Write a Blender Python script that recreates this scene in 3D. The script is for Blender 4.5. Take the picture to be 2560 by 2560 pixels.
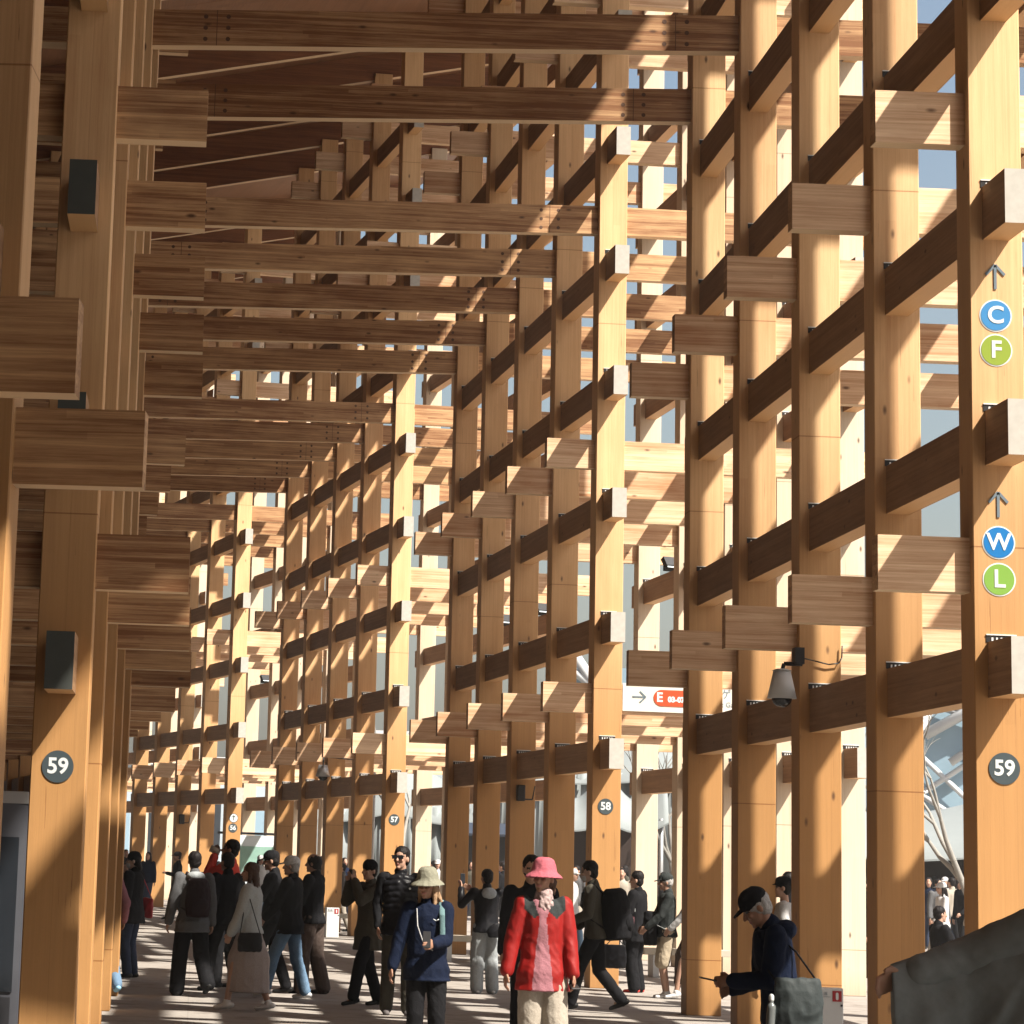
import bpy, bmesh, math, random
from mathutils import Vector, Matrix, noise
R = math.radians
random.seed(7)
for o in list(bpy.data.objects): bpy.data.objects.remove(o)
SC = bpy.context.scene
COL = SC.collection

# ---------------------------------------------------------------- camera
CAM_H = 1.7033
cam_d = bpy.data.cameras.new('camera'); cam = bpy.data.objects.new('camera', cam_d); COL.objects.link(cam)
FW = Vector((0.0226633, 0.97728253, 0.21072548)); RT = Vector((0.99898034, -0.03036965, 0.0334062)); UP = Vector((-0.03904695, -0.20975351, 0.97697431))
m = Matrix((RT, UP, -FW)).transposed().to_4x4(); m.translation = (0, 0, CAM_H)
cam.matrix_world = m
FPX = 7916.53
cam_d.sensor_width = 36; cam_d.lens = FPX*36/2560
cam_d.shift_x = (1280-729.78)/2560; cam_d.shift_y = (430.74-1280)/2560
cam_d.clip_end = 5000; cam_d.clip_start = .1
SC.camera = cam
SC.render.resolution_x = 1024; SC.render.resolution_y = 1024

# ---------------------------------------------------------------- sky, sun, exposure
SUN_PHI = R(50.3); SUN_EL = R(50)
sd = Vector((-math.sin(SUN_PHI)*math.cos(SUN_EL), math.cos(SUN_PHI)*math.cos(SUN_EL), -math.sin(SUN_EL)))
W = bpy.data.worlds.new('World'); SC.world = W; W.use_nodes = True
nt = W.node_tree; bg = nt.nodes['Background']
sky = nt.nodes.new('ShaderNodeTexSky'); sky.sky_type = 'NISHITA'; sky.sun_disc = False
sky.sun_elevation = SUN_EL; sky.sun_rotation = math.pi-SUN_PHI; sky.dust_density = 3.5; sky.air_density = 1.2
nt.links.new(sky.outputs[0], bg.inputs[0]); bg.inputs[1].default_value = .06
sl = bpy.data.lights.new('sun', 'SUN'); sun = bpy.data.objects.new('sun', sl); COL.objects.link(sun)
sl.energy = 5; sl.angle = R(.53); sl.color = (1, .93, .82)
sun.rotation_euler = sd.to_track_quat('-Z', 'Y').to_euler(); sun.location = (40, -30, 60)
SC.view_settings.view_transform = 'Standard'; SC.view_settings.look = 'None'
SC.view_settings.exposure = 1.35; SC.view_settings.gamma = 1
SC.render.engine = 'CYCLES'
SC.cycles.max_bounces = 8; SC.cycles.diffuse_bounces = 2

# ---------------------------------------------------------------- helpers
def tag(o, label=None, cat=None, group=None, kind=None):
    if label: o['label'] = label
    if cat: o['category'] = cat
    if group: o['group'] = group
    if kind: o['kind'] = kind
    return o
def empty(name, loc=(0, 0, 0), rz=0, label=None, cat=None, group=None):
    o = bpy.data.objects.new(name, None); COL.objects.link(o); o.location = loc; o.rotation_euler = (0, 0, rz)
    o.empty_display_size = .2
    return tag(o, label, cat, group)
def link(name, me, mats=None, parent=None, loc=(0, 0, 0), rot=None):
    if mats is not None and not me.materials:
        for q in (mats if isinstance(mats, (list, tuple)) else [mats]): me.materials.append(q)
    o = bpy.data.objects.new(name, me); COL.objects.link(o); o.location = loc
    if rot: o.rotation_euler = rot
    if parent: o.parent = parent
    return o
def bx(bm, x0, x1, y0, y1, z0, z1, mi=0, bev=0, endx=None, endy=None):
    v = [bm.verts.new((x, y, z)) for x in (x0, x1) for y in (y0, y1) for z in (z0, z1)]
    fs = [(0, 1, 3, 2), (4, 6, 7, 5), (0, 4, 5, 1), (2, 3, 7, 6), (0, 2, 6, 4), (1, 5, 7, 3)]
    out = []
    for i, f in enumerate(fs):
        g = bm.faces.new([v[j] for j in f]); g.material_index = mi
        if endx is not None and i < 2: g.material_index = endx
        if endy is not None and i in (2, 3): g.material_index = endy
        out.append(g)
    if bev:
        es = set(e for f in out for e in f.edges)
        bmesh.ops.bevel(bm, geom=list(es), offset=bev, segments=1, affect='EDGES')
    return out
def cyl(bm, p0, p1, r0, r1=None, n=16, mi=0, cap=True):
    p0, p1 = Vector(p0), Vector(p1); r1 = r0 if r1 is None else r1
    d = (p1-p0).normalized(); a = d.orthogonal().normalized(); b = d.cross(a)
    A, B = [], []
    for i in range(n):
        t = 2*math.pi*i/n; q = a*math.cos(t)+b*math.sin(t)
        A.append(bm.verts.new(p0+q*r0)); B.append(bm.verts.new(p1+q*r1))
    for i in range(n):
        f = bm.faces.new((A[i], A[(i+1) % n], B[(i+1) % n], B[i])); f.material_index = mi; f.smooth = True
    if cap:
        f = bm.faces.new(A[::-1]); f.material_index = mi; f = bm.faces.new(B); f.material_index = mi
def mesh(bm, name='m'):
    bmesh.ops.recalc_face_normals(bm, faces=bm.faces)
    me = bpy.data.meshes.new(name); bm.to_mesh(me); bm.free(); return me
def boxmesh(*a, **k):
    bm = bmesh.new(); bx(bm, *a, **k); return mesh(bm)

# ---------------------------------------------------------------- materials
def newmat(name):
    mt = bpy.data.materials.new(name); mt.use_nodes = True
    return mt, mt.node_tree, mt.node_tree.nodes['Principled BSDF']
def plain(name, col, rough=.6, metal=0, var=.12, scale=6, spec=.4, bump=0, emit=None):
    mt, t, b = newmat(name); N = t.nodes; L = t.links
    b.inputs['Roughness'].default_value = rough; b.inputs['Metallic'].default_value = metal
    b.inputs['Specular IOR Level'].default_value = spec
    tc = N.new('ShaderNodeTexCoord'); nz = N.new('ShaderNodeTexNoise'); nz.inputs['Scale'].default_value = scale; nz.inputs['Detail'].default_value = 5
    L.new(tc.outputs['Object'], nz.inputs['Vector'])
    mr = N.new('ShaderNodeMapRange'); mr.inputs[3].default_value = 1-var; mr.inputs[4].default_value = 1+var; L.new(nz.outputs[0], mr.inputs[0])
    vm = N.new('ShaderNodeVectorMath'); vm.operation = 'SCALE'; vm.inputs[0].default_value = col[:3]; L.new(mr.outputs[0], vm.inputs['Scale'])
    L.new(vm.outputs[0], b.inputs['Base Color'])
    if bump:
        bp = N.new('ShaderNodeBump'); bp.inputs['Strength'].default_value = bump; bp.inputs['Distance'].default_value = .01
        L.new(nz.outputs[0], bp.inputs['Height']); L.new(bp.outputs[0], b.inputs['Normal'])
    if emit:
        b.inputs['Emission Color'].default_value = (*col[:3], 1); b.inputs['Emission Strength'].default_value = emit
    return mt
def mathn(t, op, a, b=None, c=None):
    n = t.nodes.new('ShaderNodeMath'); n.operation = op
    for i, v in enumerate((a, b, c)):
        if v is None: continue
        if isinstance(v, (int, float)): n.inputs[i].default_value = v
        else: t.links.new(v, n.inputs[i])
    return n.outputs[0]
def wood(name, long_axis, lam_axis, light, dark, lam=.03, contrast=.5, knots=True, low=None, lowz=(3.2, 6.5), glue=.8):
    mt, t, b = newmat(name); N = t.nodes; L = t.links
    b.inputs['Roughness'].default_value = .58; b.inputs['Specular IOR Level'].default_value = .35
    tc = N.new('ShaderNodeTexCoord'); oi = N.new('ShaderNodeObjectInfo')
    sp = N.new('ShaderNodeSeparateXYZ'); L.new(tc.outputs['Object'], sp.inputs[0])
    ax = {'x': sp.outputs[0], 'y': sp.outputs[1], 'z': sp.outputs[2]}
    rnd = oi.outputs['Random']
    A = mathn(t, 'ADD', ax[long_axis], mathn(t, 'MULTIPLY', rnd, 91.7))
    B = ax[lam_axis]; Cx = [k for k in 'xyz' if k not in (long_axis, lam_axis)][0]
    # wobble so the laminations and streaks are not ruler-straight
    idx = mathn(t, 'FLOOR', mathn(t, 'DIVIDE', B, lam))
    wn = N.new('ShaderNodeTexWhiteNoise'); wn.noise_dimensions = '2D'
    cv = N.new('ShaderNodeCombineXYZ'); L.new(idx, cv.inputs[0]); L.new(rnd, cv.inputs[1]); L.new(cv.outputs[0], wn.inputs[0])
    piece = mathn(t, 'FLOOR', mathn(t, 'ADD', mathn(t, 'DIVIDE', A, 4.1), mathn(t, 'MULTIPLY', wn.outputs[0], 13)))
    wn2 = N.new('ShaderNodeTexWhiteNoise'); wn2.noise_dimensions = '3D'
    cv2 = N.new('ShaderNodeCombineXYZ'); L.new(idx, cv2.inputs[0]); L.new(piece, cv2.inputs[1]); L.new(rnd, cv2.inputs[2]); L.new(cv2.outputs[0], wn2.inputs[0])
    def nz(sa, sb, det, rough=.6):
        c = N.new('ShaderNodeCombineXYZ'); L.new(mathn(t, 'MULTIPLY', A, sa), c.inputs[0]); L.new(mathn(t, 'MULTIPLY', B, sb), c.inputs[1]); L.new(mathn(t, 'MULTIPLY', ax[Cx], sb), c.inputs[2])
        n = N.new('ShaderNodeTexNoise'); n.inputs['Scale'].default_value = 1; n.inputs['Detail'].default_value = det; n.inputs['Roughness'].default_value = rough
        n.inputs['Distortion'].default_value = .4
        L.new(c.outputs[0], n.inputs['Vector']); return n.outputs[0]
    streak = nz(.75, 42, 4); fine = nz(6, 120, 4, .7); blotch = nz(.8, 3, 2)
    def rg(s, a, bb, c, d):
        r = N.new('ShaderNodeMapRange'); r.inputs[1].default_value = a; r.inputs[2].default_value = bb; r.inputs[3].default_value = c; r.inputs[4].default_value = d; L.new(s, r.inputs[0]); return r.outputs[0]
    f = mathn(t, 'ADD', rg(streak, .36, .70, 0, .5*contrast), mathn(t, 'MULTIPLY', wn2.outputs[0], .32*contrast))
    f = mathn(t, 'ADD', f, rg(fine, .35, .7, 0, .22*contrast))
    f = mathn(t, 'ADD', f, rg(blotch, .3, .7, 0, .42*contrast))
    f = mathn(t, 'ADD', f, mathn(t, 'MULTIPLY', mathn(t, 'SUBTRACT', rnd, .5), .3))
    mx = N.new('ShaderNodeMix'); mx.data_type = 'RGBA'; mx.inputs['A'].default_value = (*light, 1); mx.inputs['B'].default_value = (*dark, 1); mx.clamp_factor = True
    L.new(f, mx.inputs['Factor']); out = mx.outputs['Result']
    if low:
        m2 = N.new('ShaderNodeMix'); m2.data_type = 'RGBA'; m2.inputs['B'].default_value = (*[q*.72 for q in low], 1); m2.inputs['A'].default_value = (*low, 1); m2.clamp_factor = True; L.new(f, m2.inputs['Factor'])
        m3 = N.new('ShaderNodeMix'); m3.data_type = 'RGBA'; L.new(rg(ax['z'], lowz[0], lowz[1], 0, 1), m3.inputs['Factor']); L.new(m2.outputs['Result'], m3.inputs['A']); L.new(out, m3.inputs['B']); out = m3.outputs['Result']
    # glue lines
    fr = mathn(t, 'FRACT', mathn(t, 'DIVIDE', B, lam))
    gl = mathn(t, 'LESS_THAN', fr, .05)
    m4 = N.new('ShaderNodeMix'); m4.data_type = 'RGBA'; m4.blend_type = 'MULTIPLY'; m4.inputs['B'].default_value = (.72, .66, .6, 1); L.new(mathn(t, 'MULTIPLY', gl, mathn(t, 'MULTIPLY', wn.outputs[0], glue)), m4.inputs['Factor']); L.new(out, m4.inputs['A']); out = m4.outputs['Result']
    if knots:
        c = N.new('ShaderNodeCombineXYZ'); L.new(mathn(t, 'MULTIPLY', A, 2.2), c.inputs[0]); L.new(mathn(t, 'MULTIPLY', B, 5.2), c.inputs[1]); L.new(mathn(t, 'MULTIPLY', ax[Cx], 5.2), c.inputs[2])
        vo = N.new('ShaderNodeTexVoronoi'); vo.inputs['Scale'].default_value = 1; L.new(c.outputs[0], vo.inputs['Vector'])
        k = rg(vo.outputs['Distance'], .045, .13, 1, 0)
        sepc = N.new('ShaderNodeSeparateColor'); L.new(vo.outputs['Color'], sepc.inputs[0])
        k = mathn(t, 'MULTIPLY', k, mathn(t, 'LESS_THAN', sepc.outputs[0], .72))
        m5 = N.new('ShaderNodeMix'); m5.data_type = 'RGBA'; m5.inputs['B'].default_value = (.07, .03, .015, 1); L.new(mathn(t, 'MULTIPLY', k, .85), m5.inputs['Factor']); L.new(out, m5.inputs['A']); out = m5.outputs['Result']
    if long_axis == 'z':
        Z = ax['z']; seam = mathn(t, 'LESS_THAN', mathn(t, 'ABSOLUTE', mathn(t, 'SUBTRACT', mathn(t, 'FRACT', mathn(t, 'DIVIDE', mathn(t, 'ADD', Z, mathn(t, 'MULTIPLY', mathn(t, 'FLOOR', mathn(t, 'MULTIPLY', rnd, 3)), 1.79)), 5.36)), .12)), .0011)
        chk = mathn(t, 'MULTIPLY', mathn(t, 'GREATER_THAN', nz(1.1, 75, 3), .69), mathn(t, 'GREATER_THAN', blotch, .46))
        dirt = mathn(t, 'MULTIPLY', rg(mathn(t, 'ADD', Z, mathn(t, 'MULTIPLY', blotch, .35)), .15, .55, .45, 0), 1)
        for fac, colr in ((seam, (.6, .5, .42, 1)), (mathn(t, 'MULTIPLY', chk, .6), (.45, .34, .26, 1)), (dirt, (.5, .45, .42, 1))):
            mz = N.new('ShaderNodeMix'); mz.data_type = 'RGBA'; mz.blend_type = 'MULTIPLY'; mz.inputs['B'].default_value = colr; L.new(fac, mz.inputs['Factor']); L.new(out, mz.inputs['A']); out = mz.outputs['Result']
    L.new(out, b.inputs['Base Color'])
    bp = N.new('ShaderNodeBump'); bp.inputs['Strength'].default_value = .25; bp.inputs['Distance'].default_value = .004; L.new(fine, bp.inputs['Height']); L.new(bp.outputs[0], b.inputs['Normal'])
    return mt
M = {}
M['col'] = wood('column_wood', 'z', 'x', (.74, .495, .265), (.47, .245, .11), lam=.105, contrast=.6, low=(.46, .24, .088), glue=.35)  # orange low down, paler above: glare of the upper part put into the colour
M['colout'] = wood('overexposed_column_wood', 'z', 'x', (.62, .52, .40), (.48, .36, .25), lam=.105, contrast=.6, glue=.35)  # outer columns paler, their stronger exposure painted into the wood
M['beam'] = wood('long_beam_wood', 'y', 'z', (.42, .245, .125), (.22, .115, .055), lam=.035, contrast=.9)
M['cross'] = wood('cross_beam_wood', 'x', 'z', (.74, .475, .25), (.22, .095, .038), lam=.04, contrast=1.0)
M['crossout'] = wood('outer_cross_beam_wood', 'x', 'z', (.90, .68, .46), (.44, .21, .095), lam=.04, contrast=.85)  # paler copy of the cross beam wood, sunlit whiteness put into the colour
M['bouncelong'] = wood('bounce_lit_underside_long', 'y', 'x', (.62, .38, .18), (.50, .28, .12), lam=.3, contrast=.5, knots=False)  # long beam undersides: floor bounce light painted in as brighter orange wood
M['bouncecross'] = wood('bounce_lit_underside_cross', 'x', 'y', (.74, .56, .36), (.62, .44, .26), lam=.3, contrast=.5, knots=False)  # brighter undersides of cross beams and rafters, bounce light put into the colour
M['raft'] = wood('rafter_wood', 'x', 'z', (.34, .15, .07), (.15, .062, .032), lam=.06, contrast=.9, knots=False)
M['deck'] = wood('deck_wood', 'y', 'x', (.30, .15, .08), (.18, .09, .045), lam=.12, contrast=.8, knots=False)
M['wall'] = wood('light_block_planks', 'y', 'z', (.16, .10, .065), (.08, .05, .035), lam=.15, contrast=1, knots=False)
M['end'] = plain('coated_end_grain', (.44, .42, .38), .75, var=.18, scale=14)
M['endshade'] = plain('shaded_end_grain', (.06, .066, .06), .8, var=.15, scale=10)  # darker copy of the end coat for the left rows, shade painted in
M['slot'] = plain('black_steel', (.015, .015, .017), .5)
M['pin'] = plain('zinc', (.75, .78, .78), .4, .3)
M['plug'] = plain('bolt_plug', (.10, .05, .03), .7)
M['steel'] = plain('grey_steel', (.45, .46, .47), .45, .6)
M['white'] = plain('white_paint', (.55, .56, .56), .5, var=.05)
M['black'] = plain('black_plastic', (.02, .02, .022), .45)
M['signdark'] = plain('slate_sign', (.045, .062, .07), .5, var=.03)
M['signwhite'] = plain('sign_white', (.62, .65, .65), .5, var=.02)
M['signblue'] = plain('sign_blue', (.035, .20, .44), .5, var=.02)
M['signblue2'] = plain('sign_deep_blue', (.0, .14, .40), .5, var=.02)
M['signlime'] = plain('sign_lime', (.22, .30, .03), .5, var=.02)
M['signgreen'] = plain('sign_green', (.17, .33, .05), .5, var=.02)
M['signgrey'] = plain('sign_grey', (.13, .17, .20), .5, var=.02)
M['orange'] = plain('sign_orange', (.45, .062, .015), .5, var=.02)
M['red'] = plain('sign_red', (.32, .01, .015), .5, var=.02)
M['glass'] = plain('dark_glass', (.02, .024, .03), .12, spec=.6)
M['cloth_white'] = plain('canopy_cloth', (.21, .235, .24), .85, var=.08, scale=2, bump=.3)
M['tentdark'] = plain('dark_interior', (.035, .022, .018), .9)
M['bark'] = plain('pale_bark', (.24, .23, .21), .9, var=.25, scale=9)
M['stone'] = plain('pale_bench_wood', (.42, .38, .31), .7, var=.15, scale=5)

# ---------------------------------------------------------------- ground
mt, t, b = newmat('concrete'); N = t.nodes; L = t.links
tc = N.new('ShaderNodeTexCoord'); n1 = N.new('ShaderNodeTexNoise'); n1.inputs['Scale'].default_value = .35; n1.inputs['Detail'].default_value = 6
n2 = N.new('ShaderNodeTexNoise'); n2.inputs['Scale'].default_value = 45; n2.inputs['Detail'].default_value = 4
L.new(tc.outputs['Object'], n1.inputs['Vector']); L.new(tc.outputs['Object'], n2.inputs['Vector'])
cr = N.new('ShaderNodeMix'); cr.data_type = 'RGBA'; cr.inputs['A'].default_value = (.23, .208, .19, 1); cr.inputs['B'].default_value = (.34, .31, .28, 1)
L.new(mathn(t, 'ADD', mathn(t, 'MULTIPLY', n1.outputs[0], .7), mathn(t, 'MULTIPLY', n2.outputs[0], .35)), cr.inputs['Factor'])
sp = N.new('ShaderNodeSeparateXYZ'); L.new(tc.outputs['Object'], sp.inputs[0])
j = mathn(t, 'MAXIMUM', mathn(t, 'LESS_THAN', mathn(t, 'FRACT', mathn(t, 'DIVIDE', sp.outputs[1], 3.6)), .004), mathn(t, 'LESS_THAN', mathn(t, 'FRACT', mathn(t, 'DIVIDE', sp.outputs[0], 3.6)), .004))
mj = N.new('ShaderNodeMix'); mj.data_type = 'RGBA'; mj.inputs['B'].default_value = (.22, .2, .18, 1); L.new(mathn(t, 'MULTIPLY', j, .6), mj.inputs['Factor']); L.new(cr.outputs['Result'], mj.inputs['A'])
n3 = N.new('ShaderNodeTexNoise'); n3.inputs['Scale'].default_value = 2.2; n3.inputs['Detail'].default_value = 8; n3.inputs['Roughness'].default_value = .7; L.new(tc.outputs['Object'], n3.inputs['Vector'])
ms = N.new('ShaderNodeMix'); ms.data_type = 'RGBA'; ms.blend_type = 'MULTIPLY'; ms.inputs['B'].default_value = (.62, .58, .55, 1); rr_ = N.new('ShaderNodeMapRange'); rr_.inputs[1].default_value = .5; rr_.inputs[2].default_value = .68; L.new(n3.outputs[0], rr_.inputs[0]); L.new(rr_.outputs[0], ms.inputs['Factor']); L.new(mj.outputs['Result'], ms.inputs['A'])
L.new(ms.outputs['Result'], b.inputs['Base Color']); b.inputs['Roughness'].default_value = .8; b.inputs['Specular IOR Level'].default_value = .25
bp = N.new('ShaderNodeBump'); bp.inputs['Strength'].default_value = .2; bp.inputs['Distance'].default_value = .003; L.new(n2.outputs[0], bp.inputs['Height']); L.new(bp.outputs[0], b.inputs['Normal'])
bm = bmesh.new(); vs = [bm.verts.new(p) for p in ((-900, -300, 0), (900, -300, 0), (900, 2500, 0), (-900, 2500, 0))]; bm.faces.new(vs)
tag(link('ground', mesh(bm), mt), kind='structure')

# ---------------------------------------------------------------- the ring of timber bays
Y0 = 24.3828; XR = 5.9304; XL = -1.2549; CW = .42; BH = .425; BT = .21; PR = .717
RAD = 329.36; ANG = .066502; DZ = -.2146; LX = XL-XR
CEN = Vector((XR+.21-RAD, Y0+7.41))
def unit_frame(n):
    d = Vector((XR, Y0))-CEN; a = n*ANG
    return Vector((CEN.x+math.cos(a)*d.x-math.sin(a)*d.y, CEN.y+math.sin(a)*d.x+math.cos(a)*d.y, 0)), a
def U(n, x, y, z=0):
    o, a = unit_frame(n); return Vector((o.x+math.cos(a)*x-math.sin(a)*y, o.y+math.sin(a)*x+math.cos(a)*y, z))
def roof_z(x): return 19.45+.22*x
ROWS = {'R2': 3.6, 'R1': 0.0, 'L1': LX, 'L2': LX-3.6, 'L3': LX-10.8, 'L4': LX-14.4}
LB = [3.058+1.7875*j for j in range(10)]
TL = [3.866, 7.419, 10.945, 14.5, 18.05]
ME = {}
def column_mesh(row):
    if row in ME: return ME[row]
    h = roof_z(ROWS[row])+.15
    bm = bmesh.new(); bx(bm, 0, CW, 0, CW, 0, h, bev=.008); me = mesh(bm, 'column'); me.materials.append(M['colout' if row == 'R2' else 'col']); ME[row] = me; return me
def slot_mesh():
    if 'slot' in ME: return ME['slot']
    bm = bmesh.new()
    bx(bm, CW/4-.012, CW*.75+.012, -.006, .02, 0, .055, 0)
    for q in (.14, .175, .21, .245, .28): bx(bm, q-.007, q+.007, -.010, -.002, .008, .036, 1)
    bx(bm, CW/4-.012, CW*.75+.012, -.012, .01, .053, .062, 1)
    me = mesh(bm); me.materials.append(M['slot']); me.materials.append(M['pin']); ME['slot'] = me; return me
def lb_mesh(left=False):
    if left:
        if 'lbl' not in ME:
            me = lb_mesh().copy(); me.materials[1] = M['endshade']; ME['lbl'] = me
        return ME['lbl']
    if 'lb' not in ME:
        me = boxmesh(CW/4, CW*.75, -PR, 14.4+CW+PR, 0, BH, endy=1, bev=0); me.materials.append(M['beam']); me.materials.append(M['end']); me.materials.append(M['bouncelong']); ME['lb'] = me
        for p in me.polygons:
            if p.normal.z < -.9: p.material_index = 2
    return ME['lb']
def tseg(bm, xs, zs, mi=0):
    prev = None
    for x, z in zip(xs, zs):
        ring = [bm.verts.new((x, y, zz)) for y, zz in ((CW/4, z), (CW*.75, z), (CW*.75, z+BH), (CW/4, z+BH))]
        if prev is None: f = bm.faces.new(ring[::-1]); f.material_index = 1
        else:
            for i in range(4): bm.faces.new((prev[i], prev[(i+1) % 4], ring[(i+1) % 4], ring[i]))
        prev = ring
    f = bm.faces.new(prev); f.material_index = 1
def t_mesh(kind):
    key = 't'+kind
    if key in ME: return ME[key]
    bm = bmesh.new()
    if kind == 'R': tseg(bm, (-PR, 3.6+CW+PR), (0, 0))
    if kind == 'L': tseg(bm, (LX-3.6-PR, LX+CW+PR), (DZ, DZ))
    if kind == 'S': tseg(bm, (LX-3.6-PR, LX, 0, 3.6+CW+PR), (DZ, DZ, 0, 0))
    if kind == 'F': tseg(bm, (LX-14.4-PR, LX-10.8+CW+PR), (DZ, DZ))
    cm = M['crossout' if kind == 'R' else 'cross']; me = mesh(bm); me.materials.append(cm); me.materials.append(M['cross']); me.materials.append(M['bouncecross']); ME[key] = me
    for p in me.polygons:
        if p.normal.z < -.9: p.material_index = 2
    return me
def plug_mesh(side):
    key = 'plug'+side
    if key not in ME:
        bm = bmesh.new(); xj = -.735 if side == 'R' else LX+CW+.735
        for xc in (xj-.13, xj+.13):
            z0 = DZ*(xc/LX)
            for zz in (.08, .2125, .345): cyl(bm, (xc, CW/4-.003, z0+zz), (xc, CW/4+.003, z0+zz), .026, n=12)
        z0 = DZ*(xj/LX); bx(bm, xj-.004, xj+.004, CW/4-.002, CW/4+.002, z0+.003, z0+BH-.003)
        me = mesh(bm); me.materials.append(M['plug']); ME[key] = me
    return ME[key]
def raft_mesh():
    if 'raft' not in ME:
        bm = bmesh.new(); xs = (LX-16, 5.0)
        for s in (0,):
            prev = None
            for x in xs:
                z = roof_z(x); ring = [bm.verts.new((x, y, zz)) for y, zz in ((CW/4-.02, z), (CW*.75+.02, z), (CW*.75+.02, z+.62), (CW/4-.02, z+.62))]
                if prev is None: bm.faces.new(ring[::-1])
                else:
                    for i in range(4):
                        f = bm.faces.new((prev[i], prev[(i+1) % 4], ring[(i+1) % 4], ring[i]))
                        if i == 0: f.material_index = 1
                prev = ring
            bm.faces.new(prev)
        me = mesh(bm); me.materials.append(M['raft']); me.materials.append(M['bouncecross']); ME['raft'] = me
    return ME['raft']
def deck_mesh():
    if 'deck' not in ME:
        bm = bmesh.new(); y0, y1 = -3.9, 18.6
        rows = []
        for x in (LX-17, 5.4):
            sh = ANG/2*x   # wedge so that neighbours meet
            z = roof_z(x)+.623
            rows.append([bm.verts.new((x, y0-sh, z)), bm.verts.new((x, y1+sh, z)), bm.verts.new((x, y1+sh, z+.3)), bm.verts.new((x, y0-sh, z+.3))])
        a, b2 = rows
        for i in range(4): bm.faces.new((a[i], a[(i+1) % 4], b2[(i+1) % 4], b2[i]))
        bm.faces.new(a[::-1]); bm.faces.new(b2)
        me = mesh(bm); me.materials.append(M['deck']); ME['deck'] = me
    return ME['deck']
def light_block_wall_mesh():
    if 'wall' not in ME:
        bm = bmesh.new(); bx(bm, LX-4.6, LX-4.45, -4.2, 17.9, 0, 17.2); me = mesh(bm); me.materials.append(M['wall']); ME['wall'] = me
    return ME['wall']
UL = {-3: 'timber bay far behind the viewer', -2: 'timber bay around and behind the viewer', -1: 'dark nearest bay of the timber hall, its beam ends cutting in at the left edge',
      0: 'timber lattice bay whose two front columns both carry the number 59',
      1: 'timber lattice bay behind 59, its front column numbered 58 beside the orange exit pill',
      2: 'timber lattice bay whose front column is numbered 57, above the man in sunglasses',
      3: 'timber lattice bay with the small number 56 disc, left of bay 57',
      4: 'far timber lattice bay seen just left of bay 56 behind the dark columns',
      5: 'farthest small timber lattice bay beside the dark left columns'}
for n in range(-3, 6):
    o, a = unit_frame(n)
    root = empty('timber_bay', o, a, UL[n], 'timber frame', 'timber lattice bays of the curving hall')
    rows = ['R2', 'R1', 'L1', 'L2'] + (['L3', 'L4'] if n <= 1 else [])
    for r in rows:
        for k in range(5):
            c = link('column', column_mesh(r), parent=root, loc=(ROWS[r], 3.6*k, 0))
            if (r == 'R1' and 0 <= n <= 2) or (r == 'R2' and n == 1):
                for z in LB[:5 if n < 2 else 2]: link('joint_bracket', slot_mesh(), parent=c, loc=(0, 0, z+BH))
        for z in LB:
            zz = z+(DZ if r[0] == 'L' else 0)
            if zz > roof_z(ROWS[r])-.6: break
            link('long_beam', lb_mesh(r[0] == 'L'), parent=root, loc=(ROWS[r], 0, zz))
    for k in range(5):
        for j, z in enumerate(TL):
            if j == 2:
                tb = link('cross_beam', t_mesh('S'), parent=root, loc=(0, 3.6*k, z))
                if n <= 2:
                    for sd_ in 'RL': link('bolt_plugs', plug_mesh(sd_), parent=tb)
            else:
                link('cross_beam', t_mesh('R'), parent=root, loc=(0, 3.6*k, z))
                if z < 17: link('cross_beam', t_mesh('L'), parent=root, loc=(0, 3.6*k, z))
            if n <= 1 and z < 15: link('cross_beam', t_mesh('F'), parent=root, loc=(0, 3.6*k, z))
        link('rafter', raft_mesh(), parent=root, loc=(0, 3.6*k, 0))
    link('roof_deck', deck_mesh(), parent=root)
    if n <= 2: link('light_block_plank_wall', light_block_wall_mesh(), parent=root)  # added to block light from the left; its planks also fill the gap
    if n <= -2:   # unseen walls added behind the viewer to darken the hall
        link('light_block_side', boxmesh(5.0, 5.15, -4.2, 17.9, 0, 20.4), M['wall'], root)
        if n == -3: link('light_block_end', boxmesh(LX-5, 5.0, -4.6, -4.4, 0, 19), M['wall'], root)

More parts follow.
